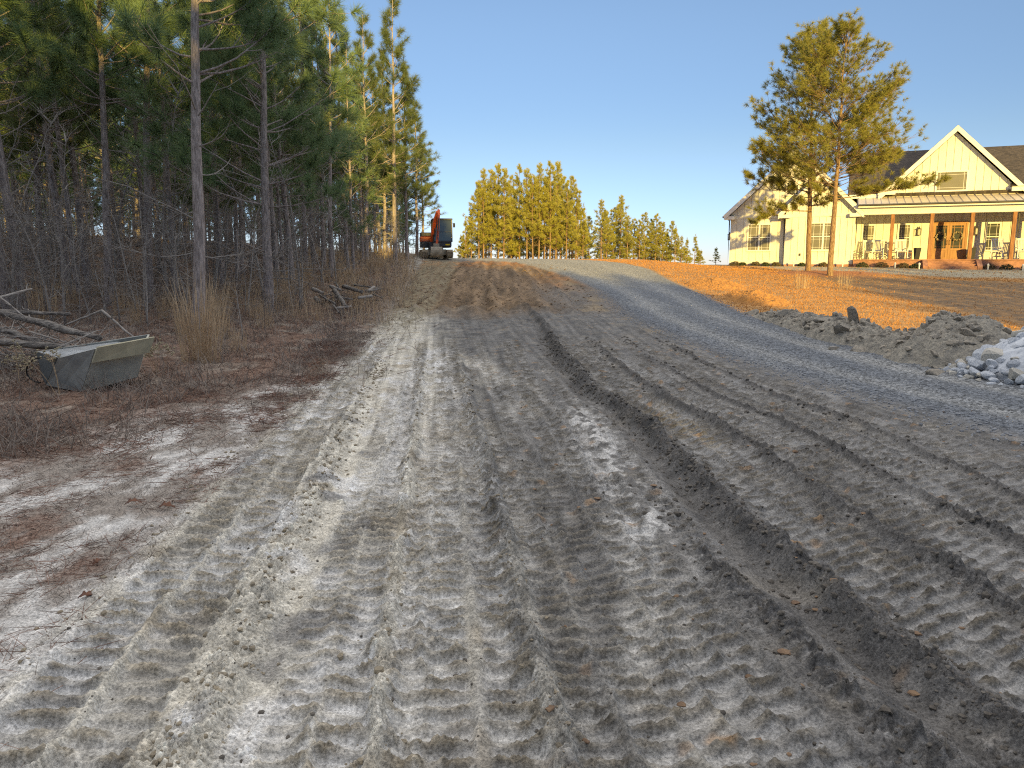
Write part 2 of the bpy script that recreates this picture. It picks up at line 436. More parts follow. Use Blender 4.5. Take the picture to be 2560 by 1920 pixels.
def ground_material():
    m = bpy.data.materials.new("soil_ground"); m.use_nodes = True; n = m.node_tree.nodes; l = m.node_tree.links
    p = n['Principled BSDF']; p.inputs['Specular IOR Level'].default_value = .25
    a = n.new('ShaderNodeAttribute'); a.attribute_name = 'soil'
    g = n.new('ShaderNodeAttribute'); g.attribute_name = 'stones'
    w = n.new('ShaderNodeAttribute'); w.attribute_name = 'wet'
    tc = n.new('ShaderNodeTexCoord')
    def noise(s, d=4):
        t = n.new('ShaderNodeTexNoise'); t.inputs['Scale'].default_value = s; t.inputs['Detail'].default_value = d; t.inputs['Roughness'].default_value = .7
        l.new(tc.outputs['Object'], t.inputs['Vector']); return t
    n1 = noise(75); n2 = noise(9, 6)
    def ramp(src, a0, v0, a1, v1):
        r = n.new('ShaderNodeMapRange'); r.inputs[1].default_value = a0; r.inputs[2].default_value = a1; r.inputs[3].default_value = v0; r.inputs[4].default_value = v1
        l.new(src, r.inputs[0]); return r.outputs[0]
    f1 = ramp(n1.outputs['Fac'], .3, .38, .7, 1.65); f2 = ramp(n2.outputs['Fac'], .3, .78, .7, 1.22)
    mu = n.new('ShaderNodeMath'); mu.operation = 'MULTIPLY'; l.new(f1, mu.inputs[0]); l.new(f2, mu.inputs[1])
    # crushed stone: one grey per chip
    vo = n.new('ShaderNodeTexVoronoi'); vo.inputs['Scale'].default_value = 34; l.new(tc.outputs['Object'], vo.inputs['Vector'])
    sx = n.new('ShaderNodeSeparateColor'); l.new(vo.outputs['Color'], sx.inputs[0])
    st = ramp(sx.outputs[0], 0, .42, 1, 1.6)
    mx = n.new('ShaderNodeMix'); mx.data_type = 'FLOAT'; l.new(g.outputs['Fac'], mx.inputs[0]); l.new(mu.outputs[0], mx.inputs[2]); l.new(st, mx.inputs[3])
    vm = n.new('ShaderNodeVectorMath'); vm.operation = 'SCALE'; l.new(a.outputs['Color'], vm.inputs[0]); l.new(mx.outputs[0], vm.inputs['Scale'])
    l.new(vm.outputs[0], p.inputs['Base Color'])
    rg = ramp(w.outputs['Fac'], 0, .95, 1, .34); sp = ramp(w.outputs['Fac'], 0, .2, 1, .6); l.new(sp, p.inputs['Specular IOR Level']); l.new(rg, p.inputs['Roughness'])
    b = n.new('ShaderNodeBump'); b.inputs['Strength'].default_value = .8; b.inputs['Distance'].default_value = .012
    l.new(n1.outputs['Fac'], b.inputs['Height'])
    b2 = n.new('ShaderNodeBump'); b2.inputs['Distance'].default_value = .02; l.new(g.outputs['Fac'], b2.inputs['Strength']); b2.invert = True
    l.new(vo.outputs['Distance'], b2.inputs['Height']); l.new(b.outputs[0], b2.inputs['Normal']); l.new(b2.outputs[0], p.inputs['Normal'])
    return m

M = {}
M['soil'] = ground_material()
M['far_soil'] = mat('far_soil', (.16, .12, .07), 1, noise=.4, bump=(8, .5, .05))
M['bark'] = mat('pine_bark', (.44, .38, .36), .95, noise=26, col2=(.20, .17, .16), bump=(30, .9, .03), stretch=(1, 1, .22), ramp=(.38, .62))
M['bark_red'] = mat('pine_bark_brown', (.36, .25, .16), .95, noise=22, col2=(.16, .10, .06), bump=(26, .9, .03), stretch=(1, 1, .25), ramp=(.38, .62))
M['twig_grey'] = mat('dead_twig', (.38, .35, .32), .95, noise=14, col2=(.22, .195, .175))
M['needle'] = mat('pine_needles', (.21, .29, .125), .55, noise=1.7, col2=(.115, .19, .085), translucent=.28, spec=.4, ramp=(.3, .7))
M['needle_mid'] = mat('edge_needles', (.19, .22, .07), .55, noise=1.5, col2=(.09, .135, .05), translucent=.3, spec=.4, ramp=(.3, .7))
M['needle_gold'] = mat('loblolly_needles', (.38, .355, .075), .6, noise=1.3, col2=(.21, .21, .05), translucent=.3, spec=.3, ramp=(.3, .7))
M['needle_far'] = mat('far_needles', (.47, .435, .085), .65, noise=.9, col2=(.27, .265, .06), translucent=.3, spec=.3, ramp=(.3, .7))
M['dead_needle'] = mat('dead_needles', (.20, .105, .055), .9, noise=9, col2=(.11, .055, .035))
M['straw'] = mat('pine_straw', (.25, .14, .10), .9, noise=5, col2=(.13, .08, .062))
M['litter'] = mat('grey_litter', (.31, .26, .22), .95, noise=6, col2=(.17, .14, .12))
M['tan_grass'] = mat('broomsedge', (.60, .46, .30), .8, noise=3, col2=(.40, .29, .185), translucent=.2)
M['lawn_blade'] = mat('dormant_turf', (.55, .275, .085), .9, noise=2.5, col2=(.37, .18, .06), translucent=.15)
M['leaf'] = mat('dry_oak_leaf', (.15, .062, .032), .6, noise=30, col2=(.07, .03, .018))
M['clod'] = mat('mud_clod', (.16, .145, .125), 1, noise=25, col2=(.08, .07, .06), bump=(90, .6, .01))
M['clod_sand'] = mat('sand_clod', (.34, .29, .21), 1, noise=25, col2=(.2, .17, .13), bump=(90, .6, .01))
M['stone_orange'] = mat('clay_stone', (.25, .165, .10), .9, noise=20, col2=(.16, .105, .07), bump=(50, .5, .01))
M['rock'] = mat('limestone', (.60, .63, .67), .85, noise=7, col2=(.36, .39, .44), bump=(26, .6, .02), ramp=(.3, .65))
M['rock_tan'] = mat('limestone_tan', (.60, .57, .50), .85, noise=7, col2=(.40, .38, .34), bump=(26, .6, .02), ramp=(.3, .65))
M['spoil'] = mat('spoil_soil', (.40, .365, .30), 1, noise=10, col2=(.21, .195, .17), bump=(40, .8, .03), ramp=(.32, .68))
M['spoil_orange'] = mat('spoil_clay', (.50, .25, .075), 1, noise=10, col2=(.30, .145, .05), bump=(40, .8, .03))
M['spoil_clod'] = mat('clay_clod', (.22, .15, .09), 1, noise=12, col2=(.12, .08, .05))
M['chip'] = mat('gravel_chip', (.30, .31, .33), .9, noise=12, col2=(.17, .18, .2))
M['slab'] = mat('shale', (.42, .365, .285), .9, noise=9, col2=(.19, .18, .165), bump=(30, .7, .02))
M['log'] = mat('weathered_log', (.33, .30, .27), .95, noise=22, col2=(.08, .07, .065), bump=(30, 1.0, .05), stretch=(.25, 1, 1))

# ------------------------------------------------------------------ the ground: one fine sheet in view, split by zone, and a wide coarse one
def build_ground():
    ys = [0.9]
    while ys[-1] < 135:
        y = ys[-1]
        d = .62 * y * y / 1140.0
        d = max(d, .0055)
        if y < 15: d = min(d, .024)
        elif y < 45: d = min(d, .024 + (y - 15) * .012)
        ys.append(y + d)
    ys = np.array(ys); NX = 880
    u = np.linspace(-1, 1, NX)
    Y = np.repeat(ys[:, None], NX, 1); X = u[None] * (.78 * ys[:, None] + .95)
    h, mk = full_h(X, Y)
    Z = base_h(X, Y) + h
    # ---- soil colours (sand, mud, clay, needles, stone) with some shading painted in
    L, R = mk['L'], mk['R']
    def C(*c): return np.array(c)[None, None, :]
    def mix(a, b, t): return a * (1 - t[..., None]) + b * t[..., None]
    nA = fbm(X * 1.5, Y * .55, 4, 201); nB = fbm(X * 4, Y * 2, 3, 205); nC = fbm(X * .5, Y * .25, 3, 209); nD = fbm(X * 12, Y * 10, 3, 213)
    sand = C(.52, .49, .42); pale = C(.63, .62, .60); tan = C(.32, .275, .205); mud = C(.165, .159, .152); dark = C(.072, .072, .075)
    col = np.broadcast_to(mud, X.shape + (3,)).copy()
    sandw = np.clip(1 - sm(-.55, .55, L + .35 * nA + .25 * nB + .02 * (Y - 4)), 0, 1)
    sandw = np.maximum(sandw, .75 * sm(.05, .45, nC + .5 * nA) * (1 - sm(.6, 1.6, R)) * (1 - sm(.2, 1.2, L)))
    col = mix(col, np.broadcast_to(sand, col.shape), sandw)
    # mottles
    col = mix(col, np.broadcast_to(pale, col.shape), sandw * sm(.08, .42, nB + .4 * nA) * .8)
    col = mix(col, np.broadcast_to(tan, col.shape), np.clip(sandw + .35, 0, 1) * sm(.12, .5, fbm(X * 2.3 + 7, Y * 2.1, 3, 217)) * .75)
    col = mix(col, np.broadcast_to(dark, col.shape), (1 - sandw) * sm(-.05, .4, nB) * .55)
    greyp = sm(.2, .5, fbm(X * 2.6, Y * 1.7 + 3, 3, 221)) * sandw * (1 - sm(8, 12, Y)); col = mix(col, np.broadcast_to(C(.20, .195, .19), col.shape), greyp * .85)
    # crumbly tan bars darkened as if shaded, smooth grey pans paled as sky sheen
    col = mix(col, np.broadcast_to(tan, col.shape) * (.40 + .45 * sandw[..., None]), np.clip(mk['bar'] * .8, 0, 1))
    col = mix(col, np.broadcast_to(C(.53, .53, .525), col.shape), mk['flat'] * sm(-.45, .1, nA) * (.28 + .6 * sandw))
    col = mix(col, np.broadcast_to(C(.13, .125, .12), col.shape), mk['flat'] * sm(.0, .35, -nA) * .6)
    # white streak where lime sand was spilt
    ws = np.exp(-((X - (.80 - .02 * (Y - 5))) / .20) ** 2) * sm(3.2, 4.6, Y) * (1 - sm(7.5, 9, Y)) * sm(-.25, .3, nB + nD * .6)
    ws = np.maximum(ws, np.exp(-((L + .25) / .25) ** 2) * sm(7.5, 9, Y) * (1 - sm(12, 14, Y)) * sm(-.1, .3, nB + nD * .6))
    ws = np.maximum(ws, np.exp(-((L + .62) / .10) ** 2) * sm(4.6, 5.5, Y) * (1 - sm(10, 12, Y)) * .9)
    col = mix(col, np.broadcast_to(C(.58, .57, .55), col.shape), np.clip(ws * sm(-.5, .15, nD + .5 * nB) * .85, 0, 1))
    # darker mud colour along the trench and ridges
    cd = np.clip(mk['clod'] * (R > -1.4) + mk['rut'], 0, 1)
    col = mix(col, np.broadcast_to(C(.098, .094, .091), col.shape), cd * .85)
    # long thin streaks left by the tracks
    stk = fbm((X + .1 * Y) * 13, Y * .30, 3, 291) * (1 - sm(.9, 1.6, X + .05 * Y)) + fbm(R * 11, Y * .35, 3, 293) * sm(.9, 1.6, X + .05 * Y)
    col = col * (1 + .55 * np.clip(stk, -.8, .9) * sm(3, 7, Y))[..., None]
    # clay stones pressed in
    os_ = sm(.42, .62, fbm(X * 5 + 31, Y * 5, 2, 225)) * sm(-.2, .6, L) * (1 - cd)
    col = mix(col, np.broadcast_to(C(.30, .19, .10), col.shape), os_ * .65)
    # clay slope
    cl = mk['clay']
    clay = mix(np.broadcast_to(C(.165, .115, .07), col.shape), np.broadcast_to(C(.24, .165, .10), col.shape), sm(-.2, .4, nB))
    clay = mix(clay, np.broadcast_to(C(.12, .08, .05), col.shape), sm(.15, .5, fbm(X * 3, Y * 1.2, 3, 231)) * .6)
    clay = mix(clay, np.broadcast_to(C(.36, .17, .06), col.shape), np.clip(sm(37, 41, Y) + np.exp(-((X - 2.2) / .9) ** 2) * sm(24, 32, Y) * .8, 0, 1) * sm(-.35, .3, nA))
    clay = clay * (1 + 1.0 * np.clip(fbm((X + .04 * Y + .25 * gnoise(Y * .25, Y * 0, 297)) * 3.2, Y * .16, 3, 295) * .9, -.5, .35))[..., None]  # dark stripes painted down the slope stand in for shaded ruts
    right_grey = sm(.2, 1.4, X - (.4 - .05 * (Y - 20))) * (1 - sm(25, 31, Y))
    col = mix(col, clay, cl * (1 - .75 * right_grey))
    grassy = sm(-.1, .35, -(X + 2.05 + .035 * (Y - 20)) + .3 * nB) * sm(13, 19, Y)
    col = mix(col, np.broadcast_to(C(.26, .225, .15), col.shape), grassy * .8 * sm(-.4, .2, nB))
    tanv = sm(.05, .5, fbm(X * 1.1 + 50, Y * .4, 3, 235)) * sm(1.2, 2.2, X) * sm(12, 16, Y)
    col = mix(col, np.broadcast_to(C(.29, .225, .14), col.shape), tanv * .7)
    # verge: white sand under grey and red litter
    vg = mk['verge'] * (1 - mk['floor'])
    lit = sm(-.30, .32, fbm(X * 2.2, Y * 1.1, 4, 241) + .35 * fbm(X * 9, Y * 5, 2, 243) + .10)
    verge = mix(np.broadcast_to(C(.56, .545, .52), col.shape), np.broadcast_to(C(.22, .185, .155), col.shape), lit * .85)
    verge = mix(verge, np.broadcast_to(C(.22, .125, .085), col.shape), sm(.05, .45, fbm(X * 1.7 + 9, Y * 1.0, 3, 247)) * .7 * lit)
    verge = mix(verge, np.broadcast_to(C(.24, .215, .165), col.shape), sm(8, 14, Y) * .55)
    col = mix(col, verge, mk['verge'])
    flr = mix(np.broadcast_to(C(.21, .14, .105), col.shape), np.broadcast_to(C(.27, .225, .185), col.shape), sm(-.1, .4, fbm(X * 1.3, Y * 1.3, 4, 251)))
    flr = mix(flr, np.broadcast_to(C(.085, .05, .038), col.shape), sm(0, .45, fbm(X * 3.1, Y * 3.1, 3, 255)) * .7)
    col = mix(col, flr, mk['floor'])
    # crushed-stone driveway with dusty lanes
    gcol = mix(np.broadcast_to(C(.155, .168, .188), col.shape), np.broadcast_to(C(.27, .275, .275), col.shape), np.clip(mk['lane'] * .8 + .4 * sm(0, .5, fbm(X * 1.2, Y * .25, 3, 261)), 0, 1))
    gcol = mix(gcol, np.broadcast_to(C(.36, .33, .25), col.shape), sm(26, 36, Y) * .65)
    col = mix(col, gcol, mk['grav'])
    # lawn, bare brown patch, pine-straw bed
    lw = mix(np.broadcast_to(C(.46, .25, .09), col.shape), np.broadcast_to(C(.33, .19, .075), col.shape), sm(-.2, .4, fbm(X * .8, Y * 2.2, 4, 271)))
    lw = mix(lw, np.broadcast_to(C(.34, .315, .235), col.shape), sm(13.5, 16, X) * sm(35.5, 38, Y + .4 * (X - 16) + .8 * nA) * .92)  # lawn before the house painted greyer, as it looks in shade
    bp = sm(10.8, 11.8, X - .13 * (Y - 16) + .5 * nA) * (1 - sm(-.6, .6, Y + .75 * (X - 16) - 35 + 1.2 * nA))
    lw = mix(lw, np.broadcast_to(C(.135, .10, .068), col.shape), bp * (.45 + .5 * sm(-.3, .3, nB + .6 * nD)))
    lw = mix(lw, np.broadcast_to(C(.40, .16, .06), col.shape), np.clip(mk['mulch'] * 1.9 + .5 * nB - .3, 0, 1))
    col = mix(col, lw, mk['lawn'])
    beyond = sm(46, 50, Y) * (1 - mk['floor'])
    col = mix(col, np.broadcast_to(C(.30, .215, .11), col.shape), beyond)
    col = np.clip(col * (1 + .36 * nD[..., None]) * (1 + .9 * mk['tone'] * mk['dirt'])[..., None], .02, .7)
    wet = np.clip(sm(.30, .5, fbm(X * 1.5 + 3, Y * 1.3, 3, 281)) * (L > -.3) * mk['dirt'] * .8 * (1 - sm(9, 14, Y)) + mk['flat'] * .85, 0, 1)
    # ---- one sheet per zone, cut along the grid
    V = np.stack([X, Y, Z], -1).reshape(-1, 3)
    ny = len(ys)
    i = (np.arange(ny - 1)[:, None] * NX + np.arange(NX - 1)[None])
    Q = np.stack([i, i + 1, i + NX + 1, i + NX], -1).reshape(-1, 4)
    zone = np.full(X.shape, 0)
    zone[(X < x_floor(Y)) & (Y < 47)] = 1; zone[X > x_gravr(Y)] = 2; zone[(X > x_grav(Y)) & (X <= x_gravr(Y)) & (Y < 48)] = 3
    zone[(Y >= 47) & (zone != 1) & (zone != 3)] = 2
    zq = zone[:-1, :-1].ravel()
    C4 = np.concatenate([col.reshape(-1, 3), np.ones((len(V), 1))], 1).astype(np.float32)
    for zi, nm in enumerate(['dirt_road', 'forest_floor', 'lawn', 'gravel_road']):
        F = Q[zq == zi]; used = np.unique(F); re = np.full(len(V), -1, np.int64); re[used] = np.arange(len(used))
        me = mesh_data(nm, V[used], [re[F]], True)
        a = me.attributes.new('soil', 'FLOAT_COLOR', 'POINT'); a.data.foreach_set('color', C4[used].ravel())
        a = me.attributes.new('stones', 'FLOAT', 'POINT'); a.data.foreach_set('value', mk['grav'].ravel()[used].astype(np.float32))
        a = me.attributes.new('wet', 'FLOAT', 'POINT'); a.data.foreach_set('value', wet.ravel()[used].astype(np.float32))
        me.materials.append(M['soil'])
        o = bpy.data.objects.new(nm, me); COL.objects.link(o); tag(o, kind='structure')
    # the wide sheet below and beyond
    gx = np.concatenate([np.arange(-900, -120, 40), np.arange(-120, 120, 3), np.arange(120, 901, 40)]).astype(float)
    gy = np.concatenate([np.arange(-200, -20, 10), np.arange(-20, 150, 3), np.arange(150, 1500, 45)]).astype(float)
    GX, GY = np.meshgrid(gx, gy)
    inside = (GY > -1) & (GY < 133) & (np.abs(GX) < .78 * GY + 3)
    GZ = base_h(GX, GY) - np.where(inside, .45, .03)
    nx = len(gx); i = (np.arange(len(gy) - 1)[:, None] * nx + np.arange(nx - 1)[None])
    me = mesh_data('ground', np.stack([GX, GY, GZ], -1).reshape(-1, 3), [np.stack([i, i + 1, i + nx + 1, i + nx], -1).reshape(-1, 4)], True)
    me.materials.append(M['far_soil'])
    o = bpy.data.objects.new('ground', me); COL.objects.link(o); tag(o, kind='structure')
build_ground()

# ------------------------------------------------------------------ pines
def needles(P, A, R, n, w, rng, mb, droop=.12):
    """brushes of long needles: P tips of twigs, A their directions, R needle lengths"""
    P = np.repeat(np.asarray(P), n, 0); A = np.repeat(np.asarray(A), n, 0); R = np.repeat(np.asarray(R), n)
    N = len(P)
    u = rng.random(N); back = u * R * .75
    base = P - A * back[:, None]
    q = rng.normal(size=(N, 3)); q -= (q * A).sum(1)[:, None] * A; q /= np.linalg.norm(q, axis=1)[:, None] + 1e-9
    ph = np.radians(8 + 62 * rng.random(N) ** .8 + 22 * u)
    D = A * np.cos(ph)[:, None] + q * np.sin(ph)[:, None]
    ln = R * (.72 + .4 * rng.random(N))
    tip = base + D * ln[:, None]; tip[:, 2] -= droop * ln * rng.random(N)
    s = np.cross(D, rng.normal(size=(N, 3))); s /= np.linalg.norm(s, axis=1)[:, None] + 1e-9; s *= w * .5
    V = np.stack([base - s, base + s, tip], 1).reshape(-1, 3)
    mb.add(V, [np.arange(N * 3).reshape(-1, 3)])

def bough(rng, p0, az, el, ln, curl, n=5, wig=.06):
    pts = [np.array(p0, float)]; e = el; a = az
    for k in range(n):
        d = np.array([math.cos(a) * math.cos(e), math.sin(a) * math.cos(e), math.sin(e)])
        pts.append(pts[-1] + d * ln / n)
        e += curl / n + rng.normal() * wig; a += rng.normal() * wig * 1.6
    return np.array(pts)

def gen_pine(seed, H, dbh, cs, rmax, tr=.28, nn=60, nw=.010, whorl=.55, dead0=.9, dead=.75, deadlen=1.3, sub=4, prof=None, up=(10, 55), bark='bark', leafmat='needle', browntip=0.02, extra=()):
    rng = np.random.default_rng(seed)
    wood = MB(); leaf = MB(); deadw = MB()
    zs = np.linspace(0, H, 14)
    bx = np.cumsum(rng.normal(size=14)) * .018 * H / 10; by = np.cumsum(rng.normal(size=14)) * .018 * H / 10
    bx -= bx[0]; by -= by[0]
    rr = dbh / 2 * np.clip(1.02 - .93 * (zs / H) ** 1.05, .05, 2); rr[0] *= 1.35
    zs[0] = -.25
    zz = np.sort(np.concatenate([zs, [.25]])); rz = np.interp(zz, zs, rr); rz[zz == .25] = dbh / 2 * 1.05
    axis = lambda z: np.array([np.interp(z, zs, bx), np.interp(z, zs, by), z])
    rad = lambda z: float(np.interp(z, zs, rr))
    wood.tube(np.array([axis(z) for z in zz]), rz, 10, True)
    TP, TA, TR = [], [], []
    def tuft(p, d, r):
        TP.append(p); TA.append(d / (np.linalg.norm(d) + 1e-9)); TR.append(r)
    def live(p0, az, el, ln, curl, r0):
        b = bough(rng, p0, az, el, ln, curl)
        wood.tube(b, np.linspace(r0, .006, len(b)), 5, False)
        tuft(b[-1], b[-1] - b[-2], tr * rng.uniform(.85, 1.1))
        m = max(1, int(sub * ln / 1.2 + rng.random()))
        for k in range(m):
            t = rng.uniform(.35, .97); j = min(int(t * (len(b) - 1)), len(b) - 2); f = t * (len(b) - 1) - j
            q = b[j] * (1 - f) + b[j + 1] * f; dd = b[j + 1] - b[j]
            a2 = math.atan2(dd[1], dd[0]) + rng.choice([-1, 1]) * rng.uniform(.4, 1.1)
            s = bough(rng, q, a2, math.radians(rng.uniform(0, 45)), ln * rng.uniform(.18, .4), .5, 3)
            wood.tube(s, np.linspace(.008, .004, len(s)), 4, False)
            tuft(s[-1], s[-1] - s[-2], tr * rng.uniform(.75, 1.05))
    z = dead0 * rng.uniform(.7, 1.3)
    while z < H - .15:
        t = (z - cs) / (H - cs)
        for k in range(rng.integers(2, 5) if z < cs else rng.integers(3, 6)):
            az = rng.uniform(0, 2 * math.pi); zz_ = z + rng.uniform(-.12, .12)
            p0 = axis(min(zz_, H))
            if z < cs:
                if rng.random() > dead: continue
                b = bough(rng, p0, az, math.radians(rng.uniform(-12, 35)), deadlen * rng.uniform(.35, 1.25), rng.uniform(-.3, .7), 5, .10)
                deadw.tube(b, np.linspace(.017, .005, len(b)), 4, False)
                for q in range(rng.integers(0, 4)):
                    j = rng.integers(1, len(b) - 1); dd = b[j + 1] - b[j]
                    s = bough(rng, b[j], math.atan2(dd[1], dd[0]) + rng.choice([-1, 1]) * rng.uniform(.3, 1), math.radians(rng.uniform(-20, 50)), deadlen * rng.uniform(.15, .45), .3, 3, .12)
                    deadw.tube(s, np.linspace(.007, .0025, len(s)), 3, False)
            else:
                pr = prof(t) if prof else (1 - t) ** .85 * .9 + .10
                ln = max(.22, rmax * pr * rng.uniform(.55, 1.1))
                el = math.radians(up[0] + (up[1] - up[0]) * t + rng.uniform(-10, 10))
                live(p0, az, el, ln, rng.uniform(.1, .7), .012 + .012 * (1 - t))
        z += whorl * rng.uniform(.7, 1.25) * (1.0 if z < cs else .9)
    tuft(axis(H) + np.array([0, 0, .12]), np.array([0, 0, 1.0]), tr)
    for (ez, eaz, eel, eln, ecurl) in extra:
        for q in range(1):
            live(axis(ez), eaz, eel, eln, ecurl, .03)
            b = bough(rng, axis(ez), eaz, eel, eln, ecurl)
            for k in range(1, len(b)):
                for w in range(3): live(b[k], eaz + rng.uniform(-1.2, 1.2), eel + rng.uniform(0, .6), eln * rng.uniform(.15, .3), .3, .01)
    TP = np.array(TP); TA = np.array(TA); TR = np.array(TR)
    needles(TP, TA, TR, nn, nw, rng, leaf)
    tm = wood.mesh('trunk', True); tm.materials.append(M[bark])
    cm = leaf.mesh('crown', False); cm.materials.append(M[leafmat])
    if not deadw.V: return tm, cm
    dm = deadw.mesh('dead_limb', True); dm.materials.append(M['twig_grey' if bark == 'bark' else 'bark_red'])
    return tm, cm, dm

def plant_pine(var, loc, rz, scale, lean=(0, 0), label=None, group=None, name='pine_tree', cat='pine tree'):
    r = empty(name, loc, rz)
    r.rotation_euler = (lean[1], lean[0], rz); r.scale = (scale[0], scale[0], scale[1])
    for me, nm in zip(var, ('trunk', 'crown', 'dead_limb')):
        o = bpy.data.objects.new(nm, me); COL.objects.link(o); o.parent = r
        if nm == 'dead_limb': o['kind'] = 'stuff'
    return tag(r, label, cat, group)

rnd = random.Random(7)
near_v = [gen_pine(101 + i, 11.5, .25, cs, rm, tr=.42, nn=150, nw=.0105, whorl=.56, deadlen=2.4, sub=3, dead=.95) for i, (cs, rm) in enumerate([(4.4, 2.3), (4.0, 2.5), (4.8, 2.1), (2.7, 3.1)])]
mid_v = [gen_pine(131 + i, 11.0, .22, cs, rm, tr=.32, nn=64, nw=.012, whorl=.48, deadlen=1.5, sub=5, leafmat='needle_mid') for i, (cs, rm) in enumerate([(3.2, 2.0), (2.6, 1.9), (3.8, 2.1)])]
deep_v = [gen_pine(151 + i, 10.5, .20, cs, rm, tr=.36, nn=40, nw=.020, whorl=.6, deadlen=1.3, sub=3, dead=.8) for i, (cs, rm) in enumerate([(3.2, 1.9), (3.8, 2.0), (2.6, 1.8), (4.2, 1.9), (2.0, 1.8)])]
low_v = [gen_pine(171 + i, 9.5, .18, cs, rm, tr=.34, nn=30, nw=.028, whorl=.55, deadlen=1.2, sub=4, dead=.8) for i, (cs, rm) in enumerate([(.8, 2.0), (.4, 1.8)])]
taken = []
def px_base(px, py=None, Y=None):
    if Y is None:
        x, y, z = ground_at(px, py)
    else:
        d = ray(px, 650); y = Y; x = d[0] / d[1] * Y; z = gz(x, y)
    return x, y, z
# (px, py, Y, width in px, height, variant list, variant, lean deg, label)
KEY = [
 (8, None, 16.5, 16, 10.5, 0, 2, 2.5, 'dark pine trunk cut by the left border of the picture'),
 (52, None, 17.0, 22, 11.5, 0, 0, 4.0, 'stout leaning pine trunk rising behind the pile of weathered logs'),
 (221, None, 23.0, 19, 10.5, 0, 1, 2.0, 'dark pine behind the metal bucket, with foliage hiding its top'),
 (274, 766, None, 17, 10.5, 0, 2, 3.2, 'slim pine with a dead stub branch, standing behind the metal bucket'),
 (376, 754, None, 19, 12, 0, 0, 3.0, 'straight pine between the metal bucket and the tall grass clump'),
 (494, 823, None, 27, 12.5, 0, 1, 2.6, 'thickest pine trunk, with the tall tan grass clump at its foot'),
 (555, 694, None, 19, 11.5, 0, 2, 2.0, 'pine trunk just right of the thickest pine, further into the wood'),
 (671, 782, None, 25, 11.0, 0, 3, 2.2, 'bushy pine at the wood edge with long green branches over the verge'),
 (733, 723, None, 14, 10.5, 1, 0, 2.0, 'slender pine between the bushy edge pine and the brush pile'),
 (868, 668, None, 13, 10.5, 1, 1, 1.5, 'leafy pine rising right behind the brush pile of dead branches'),
 (988, 655, None, 11, 13.2, 1, 1, .8, 'tallest sunlit pine spire at the end of the wood'),
 (763, None, 29.0, 11, 10.5, 1, 2, 1.5, 'thin shaded pine left of the dry grass above the brush pile'),
 (809, None, 31.0, 11, 10.5, 1, 0, 1.0, 'pale lower trunk pine behind the dry grass'),
 (917, None, 36.0, 9, 11, 1, 2, 1.0, 'pine with sunlit top between the brush pile and the tallest spire'),
 (963, None, 40.0, 9, 10.5, 1, 0, .5, 'pine with bright orange lit trunk near the tallest spire'),
 (1018, None, 41.0, 8, 10.2, 1, 1, .5, 'slim pine with an orange sunlit trunk left of the digger'),
 (1043, None, 47.5, 9, 9.2, 1, 2, 0, 'last pine of the wood, standing right beside the digger'),
 (1060, None, 53.0, 9, 7.6, 1, 1, 0, 'dark green pine behind the digger, lower than its neighbours'),
]
for (px, py, Y, w, H, lv, vi, lean, lab) in KEY:
    x, y, z = px_base(px, py, Y)
    var = [near_v, mid_v][lv][vi]; h0, d0 = [(11.5, .25), (11.0, .22)][lv]
    dia = w / FPX * y
    plant_pine(var, (x, y, z - .03), rnd.uniform(0, 6.28), (max(.8, dia / d0) * .5 + .5 * H / h0, H / h0), (math.radians(lean), math.radians(rnd.uniform(-1.5, 1.5))), lab, 'pines along the edge of the wood')
    taken.append((x, y))
# trees beside the frame whose boughs hang into it
for (x, y, vi, s, lab) in [(-8.7, 10.6, 1, 1.0, 'near pine bough of blurred dark needles hanging in the top left corner')]:
    plant_pine(near_v[vi], (x, y, gz(x, y)), 1.3 + vi, (s, s * .78), (math.radians(3), 0), lab, 'pines along the edge of the wood'); taken.append((x, y))
# the wood behind them
def wood_edge(y): return np.interp(y, [12, 20, 30, 45, 60, 90], [-5.2, -5.8, -6.6, -7.2, -8.5, -11])
n = 0
yy = 20.5
while yy < 92:
    st = 2.4 if yy < 50 else 2.8
    xx = float(wood_edge(yy)) - rnd.uniform(0, 1.2)
    while xx > -.80 * yy - 3:
        x = xx + rnd.uniform(-.7, .7); y = yy + rnd.uniform(-.8, .8)
        ok = all((x - a) ** 2 + (y - b) ** 2 > 1.2 for a, b in taken) and n < 250
        if y < 22 and x > -7.5: ok = False
        # keep the view of the foremost trunks open
        if ok:
            s = rnd.uniform(.72, 1.12)
            lab, grp = ('slender shaded pine among the front rows of the wood', 'pines in the front rows') if y < 32 else (('thin dark pine in the middle of the wood', 'pines in the middle of the wood') if y < 52 else ('far pine at the back of the wood, lit in patches by low sun', 'pines at the back of the wood'))
            plant_pine(rnd.choice((low_v + deep_v[2:3] if y > 56 or x < -.70 * y else deep_v) if y > 24 else deep_v + mid_v), (x, y, gz(x, y) - .05), rnd.uniform(0, 6.28), (s * rnd.uniform(.75, 1.05), s), (math.radians(rnd.uniform(-1, 3)), math.radians(rnd.uniform(-2, 2))), lab, grp)
            taken.append((x, y)); n += 1
        xx -= st * rnd.uniform(.85, 1.2)
    yy += st

for i in range(17):
    y = rnd.uniform(18.0, 27.0); x = rnd.uniform(-.66 * y, -.30 * y - 1.5)
    if any((x - a) ** 2 + (y - b) ** 2 < .8 for a, b in taken): continue
    s = rnd.uniform(.95, 1.15)
    plant_pine(deep_v[rnd.choice([1, 3])], (x, y, gz(x, y) - .05), rnd.uniform(0, 6.28), (s * .7, s), (math.radians(rnd.uniform(0, 3)), 0), 'slender shaded pine among the front rows of the wood', 'pines in the front rows'); taken.append((x, y))

